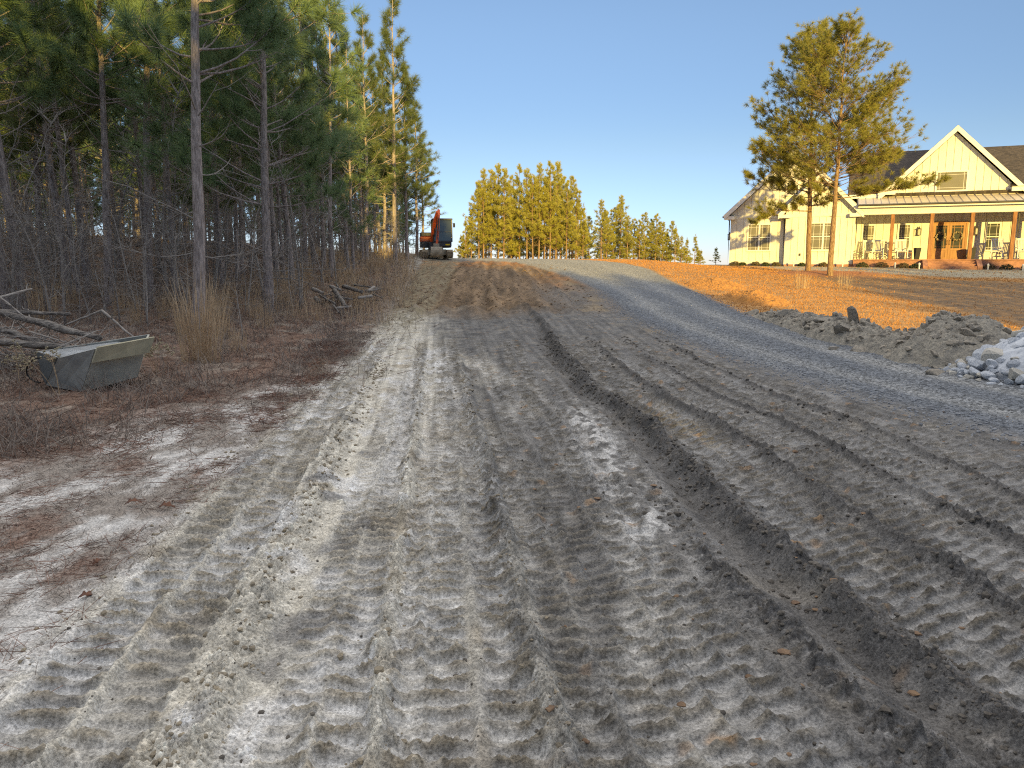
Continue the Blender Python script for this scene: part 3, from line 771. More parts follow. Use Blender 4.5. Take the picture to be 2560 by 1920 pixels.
# the pair of loblollies on the lawn
pr1 = lambda t: (.35 + 1.0 * np.clip(t / .12, 0, 1)) * (1 - .62 * t) * (1 if t < .8 else (1 - t) / .2 * .6 + .4)
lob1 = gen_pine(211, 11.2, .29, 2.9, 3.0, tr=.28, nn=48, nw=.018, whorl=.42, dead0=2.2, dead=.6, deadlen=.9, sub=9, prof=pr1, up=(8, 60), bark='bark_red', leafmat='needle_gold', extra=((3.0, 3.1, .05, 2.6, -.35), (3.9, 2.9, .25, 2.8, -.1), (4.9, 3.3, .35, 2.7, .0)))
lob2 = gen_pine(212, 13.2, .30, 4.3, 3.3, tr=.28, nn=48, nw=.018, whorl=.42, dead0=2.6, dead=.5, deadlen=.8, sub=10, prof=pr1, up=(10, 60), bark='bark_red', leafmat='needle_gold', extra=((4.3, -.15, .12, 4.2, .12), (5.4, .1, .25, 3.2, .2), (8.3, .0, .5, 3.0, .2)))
bx1 = px_base(2020, 684); bx2 = px_base(2075, 693)
sc1 = bx1[1] / 40.0; sc2 = bx2[1] / 40.0
plant_pine(lob1, bx1, 0, (sc1, sc1 * 1.06), (math.radians(-1.6), 0), 'shorter left one of two golden pines on the lawn, crown before the gable', 'pair of pines on the lawn')
plant_pine(lob2, bx2, 0, (sc2, sc2 * .925), (math.radians(-.2), 0), 'taller right one of two golden pines on the lawn, bough over the roof', 'pair of pines on the lawn')

# sunlit pines beyond the crest
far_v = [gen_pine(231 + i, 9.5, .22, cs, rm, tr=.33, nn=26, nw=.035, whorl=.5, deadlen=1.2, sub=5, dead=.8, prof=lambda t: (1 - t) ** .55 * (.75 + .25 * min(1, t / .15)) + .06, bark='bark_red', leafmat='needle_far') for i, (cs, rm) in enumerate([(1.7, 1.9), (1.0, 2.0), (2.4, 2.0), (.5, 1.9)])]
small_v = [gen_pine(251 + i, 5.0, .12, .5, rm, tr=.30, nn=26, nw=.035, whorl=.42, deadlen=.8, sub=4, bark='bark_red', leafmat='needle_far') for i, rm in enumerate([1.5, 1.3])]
far_tops = [(1152, 586), (1164, 545), (1177, 513), (1196, 450), (1207, 421), (1226, 424), (1245, 408), (1259, 421), (1278, 440), (1299, 413), (1318, 420), (1333, 435), (1348, 407), (1362, 440), (1376, 405), (1392, 405), (1402, 434), (1418, 452), (1432, 440), (1441, 470), (1459, 511), (1474, 540), (1506, 499), (1518, 530), (1536, 520), (1552, 488), (1570, 540), (1588, 545), (1600, 550), (1614, 532), (1630, 548), (1642, 535), (1658, 554), (1669, 575), (1680, 552), (1690, 567), (1705, 590), (1718, 595), (1739, 587), (1753, 624)]
for i, (tx, ty) in enumerate(far_tops):
    for row in range(3):
        Y = (66 if tx < 1465 else 112) + 9 * row + rnd.uniform(-3, 3)
        qx = tx + (rnd.uniform(-14, 14) if row else 0); qy = ty + (rnd.uniform(15, 70) if row else 0)
        if row == 2: qy = min(max(qy + 60, 560), 625)
        if row == 1 and qy > 600: continue
        top = at_depth(qx, qy, Y); x = float(top[0]); z = gz(x, Y); H = float(top[2]) - z
        if H < 1: continue
        v = rnd.choice(far_v) if H > 5.5 else rnd.choice(small_v)
        h0 = 9.5 if H > 5.5 else 5.0
        lab, grp = ('tall golden pine in the tight stand beyond the crest', 'tall pines beyond the crest') if tx < 1465 else ('lower sunlit pine in the loose row sloping down towards the house', 'lower pines beyond the crest')
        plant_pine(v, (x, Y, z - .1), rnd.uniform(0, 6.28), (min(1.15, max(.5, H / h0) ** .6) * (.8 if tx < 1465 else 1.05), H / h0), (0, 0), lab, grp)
x, Y = float(at_depth(1791, 619, 70)[0]), 70
plant_pine(small_v[1], (x, Y, gz(x, Y)), .4, (.5, (at_depth(1791, 619, 70)[2] - gz(x, Y)) / 5.0), (0, 0), 'small lone pine standing just left of the house wall', name='young_pine')

# ------------------------------------------------------------------ tall wood behind the viewer, which shades the near ground
def build_wood():
    rng = np.random.default_rng(5); N = 72000
    X = rng.uniform(-72, 88, N); Yb = rng.uniform(-34, -27, N)
    p = X + .15 * Yb
    Hp = np.where(p < .3, 14.4, np.where(p < 4.0, 16.7, np.where(p < 8, 12.1, np.where(p < 10.2, 11.2, np.where(p < 13.0, 2.5, np.interp(p, [13.0, 14.6, 16.5, 21, 23.2, 24.6, 28, 80], [7.3, 8.8, 9.8, 11.0, 11.3, 12.8, 13.3, 15]))))))
    spire = .5 + .5 * np.cos(2 * np.pi * (X / 2.3 + .3 * gnoise(X * .3, X * 0)))
    Hp = Hp - 2.0 * (1 - spire) * (Hp > 4) + .5 * gnoise(X * .7, X * 0 + 3)
    Z = rng.random(N) ** .8 * Hp
    c = np.stack([X, Yb, Z - .2], 1)
    a = rng.normal(size=(N, 3)); a /= np.linalg.norm(a, axis=1)[:, None]; b = rng.normal(size=(N, 3)); b -= (a * b).sum(1)[:, None] * a; b /= np.linalg.norm(b, axis=1)[:, None]
    s = rng.uniform(.35, .6, N)[:, None]
    V = np.stack([c - a * s - b * s * .6, c + a * s - b * s * .6, c + b * s], 1).reshape(-1, 3)
    mb = MB(); mb.add(V, [np.arange(N * 3).reshape(-1, 3)])
    for x in np.arange(-70, 86, 2.3):
        pp = x - 4.5
        if 10.0 < pp < 15: continue
        mb.tube([(x, -30, -.2), (x, -30, 8.5)], [.16, .08], 7)
    o = mb.build('woods', M['needle']); tag(o, kind='stuff')
build_wood()

# ------------------------------------------------------------------ undergrowth, litter, grass
def blades(name, X, Y, ln, w, lean, mtl, rng, curl=.3, zoff=0.0):
    N = len(X); Z = ground_h(X, Y) + zoff
    az = rng.uniform(0, 2 * np.pi, N)
    d = np.stack([np.cos(az) * np.sin(lean), np.sin(az) * np.sin(lean), np.cos(lean)], 1)
    b = np.stack([X, Y, Z - .01], 1)
    m_ = b + d * (ln * .55)[:, None]; t = m_ + d * (ln * .45)[:, None]; t[:, 2] -= curl * ln * rng.random(N) * .5; t[:, :2] += (d[:, :2] + .1 * rng.normal(size=(N, 2))) * (curl * ln * .4)[:, None]
    s = np.cross(d, rng.normal(size=(N, 3))); s /= np.linalg.norm(s, axis=1)[:, None] + 1e-9; s *= (w * .5)[:, None]
    V = np.stack([b - s, b + s, m_ + s * .8, m_ - s * .8, t], 1).reshape(-1, 3)
    i = np.arange(N)[:, None] * 5
    mb = MB(); mb.add(V, [i + np.array([[0, 1, 2, 3]]), i + np.array([[3, 2, 4]])])
    o = mb.build(name, mtl); tag(o, kind='stuff'); return o

def scatter(N, y0, y1, xa, xb, rng, pw=1.0):
    Y = y0 + (y1 - y0) * rng.random(N) ** pw
    a = xa(Y); b = xb(Y); return a + (b - a) * rng.random(N), Y

def litter_all():
    rng = np.random.default_rng(9)
    fl = lambda Y: -.78 * Y - 1.5
    # low dead growth on the needle floor
    X, Y = scatter(60000, 6.0, 46, fl, lambda Y: x_floor(Y) + 1.8 * rng.random(len(Y)) ** 3 - .3, rng, 1.3)
    k = gnoise(X * .8, Y * .8, 7) + .5 * gnoise(X * 2.6, Y * 2.6, 8) > -.15; X, Y = X[k], Y[k]
    hgt = (.05 + .36 * rng.random(len(X)) ** 2.2) * (1 + .9 * sm(9, 22, Y))
    blades('undergrowth', X, Y, hgt, .004 + .00035 * Y, rng.uniform(.1, 1.15, len(X)), M['litter'], rng)
    X, Y = scatter(21000, 6.0, 46, fl, lambda Y: x_floor(Y) + 2.0 * rng.random(len(Y)) ** 3 - .3, rng, 1.3)
    blades('pine_straw', X, Y, .12 + .2 * rng.random(len(X)), .004 + .0004 * Y, rng.uniform(1.1, 1.55, len(X)), M['straw'], rng, .1)
    # tan grass along the bank
    X, Y = scatter(9000, 17, 47, lambda Y: x_floor(Y) - 3.2 - .05 * Y, lambda Y: x_floor(Y) + .5, rng, 1.0)
    k = gnoise(X * .9, Y * .6, 17) + .3 * gnoise(X * 3, Y * 3, 18) > .08; X, Y = X[k], Y[k]
    blades('dry_grass', X, Y, .25 + .65 * rng.random(len(X)), .004 + .00035 * Y, rng.uniform(.02, .35, len(X)), M['tan_grass'], rng, .25)
    # needles and grey bits on the sandy verge
    X, Y = scatter(30000, 1.6, 14, lambda Y: np.maximum(-.80 * Y - .6, x_floor(Y) - .6), lambda Y: x_left(Y) + .05 + .25 * (rng.random(len(Y)) < .08), rng, .9)
    k = fbm(X * 1.7 + 9, Y * 1.0, 3, 247) + .4 * gnoise(X * 4, Y * 3, 91) > -.02; X, Y = X[k], Y[k]
    blades('needle_litter', X, Y, .08 + .16 * rng.random(len(X)), .0022 + .0003 * Y, rng.uniform(1.3, 1.6, len(X)), M['straw'], rng, .06, .004)
    X, Y = scatter(52000, 1.6, 16, lambda Y: np.maximum(-.80 * Y - .6, x_floor(Y) - .6), lambda Y: x_left(Y) + .1, rng, .9)
    k = fbm(X * 2.2, Y * 1.1, 4, 241) + .35 * fbm(X * 9, Y * 5, 2, 243) > -.12; X, Y = X[k], Y[k]
    blades('dead_grass', X, Y, .02 + .07 * rng.random(len(X)) ** 1.5, .002 + .0003 * Y, rng.uniform(.5, 1.5, len(X)), M['litter'], rng, .3)
    # turf
    X, Y = scatter(65000, 9, 46, lambda Y: x_gravr(Y) + .15, lambda Y: np.minimum(.78 * Y + 1, 27), rng, .75)
    bp = (X - .13 * (Y - 16) > 11.3) & (Y + .75 * (X - 16) < 35); k = ~bp | (rng.random(len(X)) < .12)
    k &= ((X - 15.2) / 2.4) ** 2 + ((Y - 37) / 2.2) ** 2 > 1
    k &= ~((Y + .4 * (X - 16) > 36.5) & (X > 14.5)) | (rng.random(len(X)) < .15)
    X, Y = X[k], Y[k]
    blades('turf', X, Y, .03 + .055 * rng.random(len(X)), .006 + .0006 * Y, rng.uniform(.1, 1.0, len(X)), M['lawn_blade'], rng, .3)
litter_all()

def clods():
    rng = np.random.default_rng(12)
    def put(name, X, Y, S, mtl, squash=.8):
        Z = ground_h(X, Y); v, f = ICO[1]; mb = MB()
        n = len(X); R = rng.random((n, len(v))) * .55 + .72
        ax = rng.uniform(.7, 1.3, (n, 1, 3)); ax[:, :, 2] *= squash
        V = v[None] * R[..., None] * ax * S[:, None, None]
        a = rng.uniform(0, 6.28, n); c, s = np.cos(a)[:, None], np.sin(a)[:, None]
        V = np.stack([V[..., 0] * c - V[..., 1] * s, V[..., 0] * s + V[..., 1] * c, V[..., 2]], -1)
        V += np.stack([X, Y, Z + S * .05], 1)[:, None]
        mb.add(V.reshape(-1, 3), [(f[None] + np.arange(n)[:, None, None] * len(v)).reshape(-1, 3)])
        o = mb.build(name, mtl); tag(o, kind='stuff')
    N = 5200
    Y = 1.8 + 13 * rng.random(N) ** 1.3
    off = rng.choice([.02, .02, .02, -.40, .76, 1.42, 2.1, -.1, .1], N) + rng.normal(size=N) * .07
    off = np.where((off < -.3) & (Y > 5.2), .02 + rng.normal(size=N) * .09, off)
    X = x_r1(Y) + off; k = X < x_grav(Y) - .2
    X, Y = X[k], Y[k]; S = (.003 + .015 * rng.random(len(X)) ** 3.2) * (1 + .05 * Y)
    put('mud_clods', X, Y, S, M['clod'])
    N = 2200; Y = 1.8 + 10 * rng.random(N) ** 1.2
    L = rng.choice([-1.1, -1.1, -1.08, -.47, .115, -1.92], N) + rng.normal(size=N) * .07; X = L - .1 * (Y - 2.5)
    put('sand_clods', X, Y, (.003 + .012 * rng.random(N) ** 3) * (1 + .05 * Y), M['clod_sand'])
    N = 1500; Y = 1.8 + 9 * rng.random(N) ** 1.1; X = rng.uniform(-1.7, .66, N) * (Y * .55 + .8) + .6; k = (X > x_left(Y)) & (X < x_grav(Y) - .2); X, Y = X[k], Y[k]
    put('mud_crumbs', X, Y, .003 + .008 * rng.random(len(X)) ** 2.5, M['clod'])
    N = 95; Y = 1.9 + 6 * rng.random(N) ** 1.2; X = rng.uniform(.0, .62, N) * (Y + .6) - .1 * Y * 0; put('clay_chips', X, Y, .008 + .022 * rng.random(N) ** 2, M['stone_orange'], .4)
    # crumbs of the clay slope and the driveway shoulders
    N = 1500; Y = rng.uniform(19.5, 40, N); X = rng.uniform(-3, 2.6, N); put('clay_clods', X, Y, .008 + .035 * rng.random(N) ** 3, M['spoil_clod'])
    N = 5000; Y = 5 + 22 * rng.random(N) ** 1.1; X = np.where(rng.random(N) < .5, x_gravr(Y), x_grav(Y)) + rng.normal(size=N) * .18; put('gravel', X, Y, .008 + .012 * rng.random(N), M['chip'])
clods()

# ------------------------------------------------------------------ bare saplings and dead brush in the wood
def gen_sapling(seed, H, r0, n, spread):
    rng = np.random.default_rng(seed); mb = MB()
    st = bough(rng, (0, 0, -.05), rng.uniform(0, 6.28), math.radians(86), H, rng.uniform(-.2, .2), 9, .07)
    mb.tube(st, np.linspace(r0, .004, len(st)), 6)
    for k in range(n):
        t = rng.uniform(.12, .97); j = min(int(t * 9), 8); f = t * 9 - j
        p = st[j] * (1 - f) + st[j + 1] * f; ln = spread * (1.1 - .6 * t) * rng.uniform(.4, 1.2)
        b = bough(rng, p, rng.uniform(0, 6.28), math.radians(rng.uniform(0, 55)), ln, rng.uniform(-.5, .6), 5, .16)
        mb.tube(b, np.linspace(max(.005, r0 * .35), .002, len(b)), 4, False)
        for q in range(rng.integers(2, 6)):
            i = rng.integers(1, len(b) - 1); d = b[i + 1] - b[i]
            s = bough(rng, b[i], math.atan2(d[1], d[0]) + rng.choice([-1, 1]) * rng.uniform(.3, 1.2), math.radians(rng.uniform(-25, 60)), ln * rng.uniform(.2, .55), .2, 3, .2)
            mb.tube(s, np.linspace(.004, .0015, len(s)), 3, False)
    me = mb.mesh('bare_sapling', True); me.materials.append(M['twig_grey']); return me
sap = [gen_sapling(301 + i, h, r, n, sp) for i, (h, r, n, sp) in enumerate([(3.6, .022, 22, 1.1), (2.6, .016, 20, .9), (4.4, .03, 26, 1.2), (1.8, .012, 18, .8)])]
def sapling(me, x, y, s, label, group=None):
    o = bpy.data.objects.new('bare_sapling', me); COL.objects.link(o); o.location = (x, y, gz(x, y)); o.rotation_euler = (rnd.uniform(-.08, .08), rnd.uniform(-.08, .08), rnd.uniform(0, 6.28)); o.scale = (s, s, s)
    return tag(o, label, 'sapling', group)
for (px, py, Y, me, s, lab) in [(131, 812, None, 2, .85, 'pale lichen-grey bare sapling rising behind the metal bucket'), (606, 850, None, 1, .8, 'small crooked bare sapling right of the tall tan grass clump'), (330, None, 17.0, 0, .9, 'thin bare sapling between two pines behind the metal bucket'), (455, None, 15.8, 1, 1.0, 'twiggy bare sapling left of the thickest pine'), (30, 800, None, 0, .8, 'bare leaning sapling at the left border behind the logs')]:
    x, y, z = px_base(px, py, Y); sapling(sap[me], x, y, s, lab)
for i in range(240):
    y = 15 + 40 * rnd.random() ** 1.6; x = float(wood_edge(y)) + .6 - rnd.random() ** 1.1 * (.78 * y + float(wood_edge(y)) + 1.0)
    if y < 17 and x > -6.5: continue
    sapling(sap[rnd.randrange(4)], x, y, rnd.uniform(.7, 1.25), 'bare grey sapling with tangled dead twigs under the pines', 'bare saplings under the pines')

# ------------------------------------------------------------------ tall grass clumps and dry weeds
def gen_clump(seed, n, h, r):
    rng = np.random.default_rng(seed); mb = MB()
    a = rng.uniform(0, 6.28, n); q = r * rng.random(n) ** .7; b = np.stack([np.cos(a) * q, np.sin(a) * q, np.zeros(n) - .03], 1)
    ln = h * (.35 + .65 * rng.random(n) ** .7); le = rng.uniform(.0, .26, n); a2 = a + rng.normal(size=n) * .8
    d = np.stack([np.cos(a2) * np.sin(le), np.sin(a2) * np.sin(le), np.cos(le)], 1)
    m_ = b + d * (ln * .6)[:, None]; t = b + d * ln[:, None] + np.stack([d[:, 0], d[:, 1], -.15 * np.ones(n)], 1) * (ln * .22)[:, None]
    s = np.cross(d, rng.normal(size=(n, 3))); s /= np.linalg.norm(s, axis=1)[:, None]; s *= .0045
    V = np.stack([b - s, b + s, m_ + s, m_ - s, t], 1).reshape(-1, 3); i = np.arange(n)[:, None] * 5
    mb.add(V, [i + np.array([[0, 1, 2, 3]]), i + np.array([[3, 2, 4]])])
    me = mb.mesh('grass_clump', False); me.materials.append(M['tan_grass']); return me
cl = [gen_clump(321, 170, 1.65, .30), gen_clump(322, 70, 1.25, .18), gen_clump(323, 110, 1.1, .35), gen_clump(324, 60, .8, .25)]
def clump(me, px, py, s, label, group='tan grass clumps'):
    x, y, z = ground_at(px, py); o = bpy.data.objects.new('grass_clump', me); COL.objects.link(o); o.location = (x, y, float(ground_h(x, y)[0])); o.scale = (s, s, s); o.rotation_euler = (0, 0, rnd.uniform(0, 6))
    return tag(o, label, 'grass clump', group)
clump(cl[0], 505, 905, 1.0, 'tallest tan broomsedge clump, standing in front of the thickest pine trunk')
clump(cl[1], 893, 772, 1.05, 'narrow upright tan grass clump in front of the brush pile')
clump(cl[2], 640, 800, .55, 'low wispy tan grass clump right of the bare crooked sapling')
clump(cl[3], 590, 880, .7, 'short tan grass clump at the right of the tallest clump')
clump(cl[3], 120, 800, 1.4, 'loose tan grass stems growing through the weathered logs')
for px, py in [(740, 735), (780, 720), (812, 705), (850, 712), (700, 705), (880, 700), (905, 690), (765, 700), (830, 690), (930, 680), (952, 672), (690, 740)]:
    clump(cl[rnd.choice([2, 3])], px, py, rnd.uniform(.8, 1.15), 'pale tan grass clump on the bank behind the brush pile', 'tan grass clumps on the bank')
for px, py in [(60, 760), (95, 745), (150, 735), (185, 775), (250, 740), (300, 790), (330, 760), (410, 800), (440, 770), (545, 800), (575, 760), (625, 770), (660, 820), (700, 760), (455, 835), (340, 815), (560, 845)]:
    clump(cl[rnd.choice([1, 3])], px, py, rnd.uniform(.5, .8), 'sparse wispy tan grass stems among the needles of the wood floor', 'wispy grasses on the wood floor')
def weed(px, py, h, n, label):
    rng = np.random.default_rng(px); r = empty('dry_weed', (0, 0, 0)); st = MB(); hd = MB()
    for k in range(n):
        b = bough(rng, (rng.normal() * .05, rng.normal() * .05, -.02), rng.uniform(0, 6.28), math.radians(rng.uniform(68, 88)), h * rng.uniform(.6, 1.1), -.3, 5, .06)
        st.tube(b, np.linspace(.004, .002, len(b)), 4, False)
        for q in range(9):
            p = b[-1] + rng.normal(size=3) * np.array([.06, .06, .05]); st.tube([b[-2], p], [.0015, .001], 3, False)
            for w in range(3): hd.lump(p + rng.normal(size=3) * .012, .011, rng, .3)
    st.build('stem', M['tan_grass'], r); sh = hd.build('seed_head', M['seed'], r); sh['kind'] = 'stuff'
    x, y, z = ground_at(px, py); r.location = (x, y, float(ground_h(x, y)[0])); tag(r, label, 'weed', 'dry weeds near the bucket')
M['seed'] = mat('weed_seed', (.44, .38, .25), 1, noise=30)
weed(398, 935, .42, 6, 'bushy dry weed with cream seed heads at the right end of the metal bucket')
weed(160, 985, .55, 3, 'thin dry weed with yellow seed heads in front of the metal bucket')
weed(60, 960, .40, 4, 'dry weed with cream seed heads left of the metal bucket')
def oak_leaf(px, py, ln, rz, tilt, label):
    x, y, z = ground_at(px, py); mb = MB(); n = 17
    t = np.linspace(0, 1, n); wv = .24 * ln * np.sin(np.pi * t ** .8) * (.62 + .38 * np.cos(t * 19)) + .004
    c = .16 * ln * np.sin(t * 3.4)
    V = np.concatenate([np.stack([t * ln, -wv, c + .25 * wv], 1), np.stack([t * ln, 0 * t, c], 1), np.stack([t * ln, wv, c + .35 * wv], 1)])
    F = [[r * n + i, r * n + i + 1, (r + 1) * n + i + 1, (r + 1) * n + i] for r in range(2) for i in range(n - 1)]
    mb.add(V, [F]); o = mb.build('oak_leaf', M['leaf'], None, True); so = o.modifiers.new('thick', 'SOLIDIFY'); so.thickness = .0015
    o.location = (x, y, float(ground_h(x, y)[0]) + .012); o.rotation_euler = (tilt * .5, -.15, rz); o.scale = (.85, .85, .85); tag(o, label, 'leaf', 'dry oak leaves on the sand')
oak_leaf(195, 1502, .10, .1, .5, 'big glossy brown oak leaf on the white sand near the needles')
oak_leaf(312, 1268, .12, .3, .4, 'curled rust-brown oak leaf, left of two lying side by side')
oak_leaf(395, 1272, .15, -.2, .6, 'long curled orange-brown oak leaf, right of two lying side by side')
oak_leaf(232, 1418, .07, 1.3, .9, 'small brown leaf standing on edge among red needles')
oak_leaf(645, 1058, .11, .6, .3, 'brown leaf beside the left tread marks')

# ------------------------------------------------------------------ logs and brush
def logpiece(name, a, b, r0, r1, mtl, label, cat, group, seed, wig=.06, sub=0, k=9):
    rng = np.random.default_rng(seed); a = np.array(a, float); b = np.array(b, float); n = 8
    t = np.linspace(0, 1, n)[:, None]; P = a + (b - a) * t; P[1:-1] += rng.normal(size=(n - 2, 3)) * wig * np.array([1, 1, .6]) * np.linalg.norm(b - a) * .2
    mb = MB(); o0 = P[0].copy(); P = P - o0
    mb.tube(P, np.linspace(r0, r1, n) * (1 + .12 * rng.normal(size=n)), k)
    for q in range(sub):
        j = rng.integers(1, n - 1); d = P[j + 1] - P[j]
        s = bough(rng, P[j], math.atan2(d[1], d[0]) + rng.choice([-1, 1]) * rng.uniform(.4, 1), math.radians(rng.uniform(0, 50)), np.linalg.norm(b - a) * rng.uniform(.2, .4), .2, 3, .15)
        mb.tube(s, np.linspace(r1 * .8, .003, len(s)), 5, False)
    o = mb.build(name, mtl, None, True); o.location = o0; tag(o, label, cat, group); return o
def pp(px, py, Y): return at_depth(px, py, Y)
G = 'logs and branches behind the bucket'
logpiece('log', pp(-40, 772, 10.4), pp(250, 845, 9.55), .04, .05, M['log'], 'thick dark weathered log sloping down to the bucket rim', 'log', G, 1, .05, 0, 11)
logpiece('log', pp(-60, 852, 9.7), pp(215, 872, 9.4), .05, .04, M['log'], 'grey split log lying level just behind the bucket', 'log', G, 2, .05, 0, 11)
logpiece('log', pp(-60, 776, 11.0), pp(175, 785, 10.8), .035, .025, M['log'], 'long straight grey pole lying on top of the log heap', 'log', G, 3, .03)
logpiece('log', pp(-60, 800, 10.3), pp(110, 860, 9.8), .04, .035, M['log'], 'dark rotting log at the left border under the pole', 'log', G, 4, .05)
logpiece('dead_branch', pp(165, 812, 10.2), pp(255, 776, 10.1), .014, .016, M['twig_grey'], 'arched dead branch, rising half above the bucket', 'branch', G, 5, .03)
logpiece('dead_branch', pp(255, 776, 10.1), pp(340, 850, 9.9), .016, .012, M['twig_grey'], 'dead branch falling from the arch to the bucket rim', 'branch', G, 6, .03, 1)
logpiece('dead_branch', pp(70, 828, 9.6), pp(165, 856, 9.3), .010, .010, M['twig_grey'], 'thin pale branch in front of the level log', 'branch', G, 7, .02, 1)
logpiece('dead_branch', pp(143, 870, 9.2), pp(240, 828, 9.5), .011, .007, M['twig_grey'], 'pale forked branch leaning up from the bucket corner', 'branch', G, 8, .03, 1)
logpiece('dead_branch', pp(-20, 748, 10.6), pp(80, 722, 11.2), .02, .012, M['twig_grey'], 'grey branch sticking up left over the log heap', 'branch', G, 9, .03, 2)
logpiece('dead_branch', pp(-10, 735, 10.2), pp(60, 790, 10.0), .014, .01, M['twig_grey'], 'grey branch slanting down across the left border', 'branch', G, 10, .03, 2)
G = 'dead wood of the brush pile'
_b = [((782, 722), (806, 732), .05, .045, 'pale sawn stick end at the left of the brush pile'), ((800, 738), (838, 760), .03, .025, 'thin stick low at the left of the brush pile'), ((836, 726), (866, 768), .06, .05, 'pale broken bark slab leaning at the middle of the brush pile'), ((826, 716), (850, 724), .05, .04, 'bleached log end on top of the brush pile'), ((858, 716), (905, 730), .055, .045, 'dark log lying across the top of the brush pile'), ((880, 712), (930, 718), .03, .02, 'thin dark branch along the upper edge of the brush pile'), ((920, 728), (936, 716), .045, .03, 'bleached stub pointing up at the right of the brush pile'), ((920, 728), (954, 722), .025, .012, 'forked pale stick at the right of the brush pile'), ((932, 735), (957, 746), .02, .01, 'thin pale twig reaching out to the right of the brush pile'), ((895, 745), (930, 740), .04, .035, 'grey log low at the right of the brush pile'), ((838, 742), (880, 748), .035, .03, 'dark stick in the middle of the brush pile'), ((834, 764), (848, 782), .03, .022, 'short stick lying before the brush pile'), ((842, 770), (880, 766), .03, .025, 'grey stick at the foot of the brush pile'), ((846, 718), (836, 704), .025, .012, 'dark stub standing up on the brush pile'), ((788, 745), (795, 752), .05, .06, 'burnt black stump left of the brush pile')]
for i, (p, q, r0, r1, lab) in enumerate(_b):
    Yb = 19.4 - (p[1] - 740) * .045; Yq = 19.4 - (q[1] - 740) * .045
    logpiece('dead_branch', pp(p[0], p[1], Yb), pp(q[0], q[1], Yq), r0, r1, M['log'] if i % 3 else M['twig_grey'], lab, 'branch', G, 40 + i, .04, 1 if r1 < .03 else 0)
brush = MB(); rb = np.random.default_rng(77)
for i in range(70):
    c = np.array(ground_at(rb.uniform(800, 940), rb.uniform(735, 765))); c[2] += rb.random() * .28
    brush.tube(bough(rb, c, rb.uniform(0, 6.28), rb.normal() * .25, rb.uniform(.3, 1.0), .2, 4, .15), np.linspace(rb.uniform(.008, .03), .004, 5), 5, False)
tag(brush.build('brush', M['log'], None, True), kind='stuff')
brush = MB()
for i in range(210):
    c = at_depth(rb.uniform(-60, 200), 800, rb.uniform(9.8, 11.6)); c[2] = gz(c[0], c[1]) + rb.random() ** 1.5 * .55
    brush.tube(bough(rb, c, rb.uniform(0, 6.28), rb.normal() * .3, rb.uniform(.3, 1.1), .2, 4, .18), np.linspace(rb.uniform(.005, .016), .003, 5), 4, False)
tag(brush.build('brush', M['twig_grey'], None, True), kind='stuff')

# ------------------------------------------------------------------ the metal bucket
M['bucket'] = mat('bucket_paint', (.54, .54, .46), .55, noise=5, col2=(.40, .405, .36), bump=(30, .15, .004), spec=.4)
M['bucket_dark'] = mat('bucket_dark', (.055, .06, .062), .6, noise=6, col2=(.11, .115, .11), spec=.4)
M['bucket_in'] = mat('bucket_inside', (.52, .54, .55), .35, noise=14, col2=(.2, .22, .24), spec=.5, stretch=(1, 4, 1))
M['edge_plate'] = mat('edge_plate', (.47, .43, .30), .6, noise=6, col2=(.33, .31, .22), spec=.4)
M['black'] = mat('black_rubber', (.018, .018, .018), .6)
def make_bucket():
    x, y, z = ground_at(204, 979); r = empty('excavator_bucket', (x, y, z)); o = np.array([x, y, z]); q = lambda px, py, Y: at_depth(px, py, Y) - o
    Lb, Kb, Rb = q(116, 962, y + .08), q(204, 980, y), q(342, 942, y + .42)
    Lt, Kt, Rt = q(146, 895, y - .06), q(238, 872, y - .10), q(366, 848, y + .34)
    Bl, Br = q(93, 879, y + .26), q(372, 836, y + .66); Bbl, Bbr = q(106, 940, y + .36), q(345, 925, y + .72)
    Em = q(92, 905, y + .1)
    def shell(name, faces, mtl, th=.018):
        mb = MB()
        for f in faces: mb.add(np.array(f), [[list(range(len(f)))]])
        ob = mb.build(name, mtl, r); m = ob.modifiers.new('plate', 'SOLIDIFY'); m.thickness = th; m.offset = 0; return ob
    shell('front_plate', [[Kb, Rb, Rt, Kt]], M['bucket'])
    Mb = Kb * .45 + Lb * .55; Mt = Kt * .5 + Lt * .5
    shell('bent_plate', [[Mb, Kb, Kt, Mt], [Lb, Mb, Mt, Lt]], M['bucket_mid'])
    shell('end_plate', [[Lb + (.0, .0, 0), Lt, Bl, Bbl]], M['bucket_dark'], .02)
    shell('side_plate', [[Rb, Bbr, Br, Rt]], M['bucket'], .02)
    shell('floor_plate', [[Lb, Mb, Kb, Rb, Bbr, Bbl]], M['bucket_dark'], .02)
    f1 = Bbl * .35 + Bl * .65; f2 = Bbr * .35 + Br * .65
    shell('back_plate', [[Bbl, Bbr, Br, Bl]], M['bucket_mid'], .018)
    dn = np.array([0, 0, .035])
    shell('inner_plate', [[Lt - dn * .4, Kt - dn * .4, Kt * .25 + Rt * .75 - dn, Br * .7 + Bl * .3 - dn, Bl - dn * .3]], M['bucket_in'], .012)
    a, b_, c, d = q(230, 906, y - .13), q(372, 881, y + .28), q(386, 842, y + .30), q(243, 868, y - .13)
    shell('cutting_edge', [[a, b_, c, d]], M['edge_plate'], .03)
    h = MB(); an = np.linspace(.2, math.pi - .1, 12)
    c0, c1 = q(110, 893, y + .02), q(106, 957, y + .06); mid = (c0 + c1) / 2; ax = (c0 - c1) / 2
    side = q(66, 925, y + .1) - mid
    h.tube(np.array([mid + ax * math.cos(t) + side * math.sin(t) for t in an]), .009, 7)
    h.build('hose', M['black'], r, True)
    tag(r, 'worn grey metal digger bucket lying on the needles at the left', 'bucket')
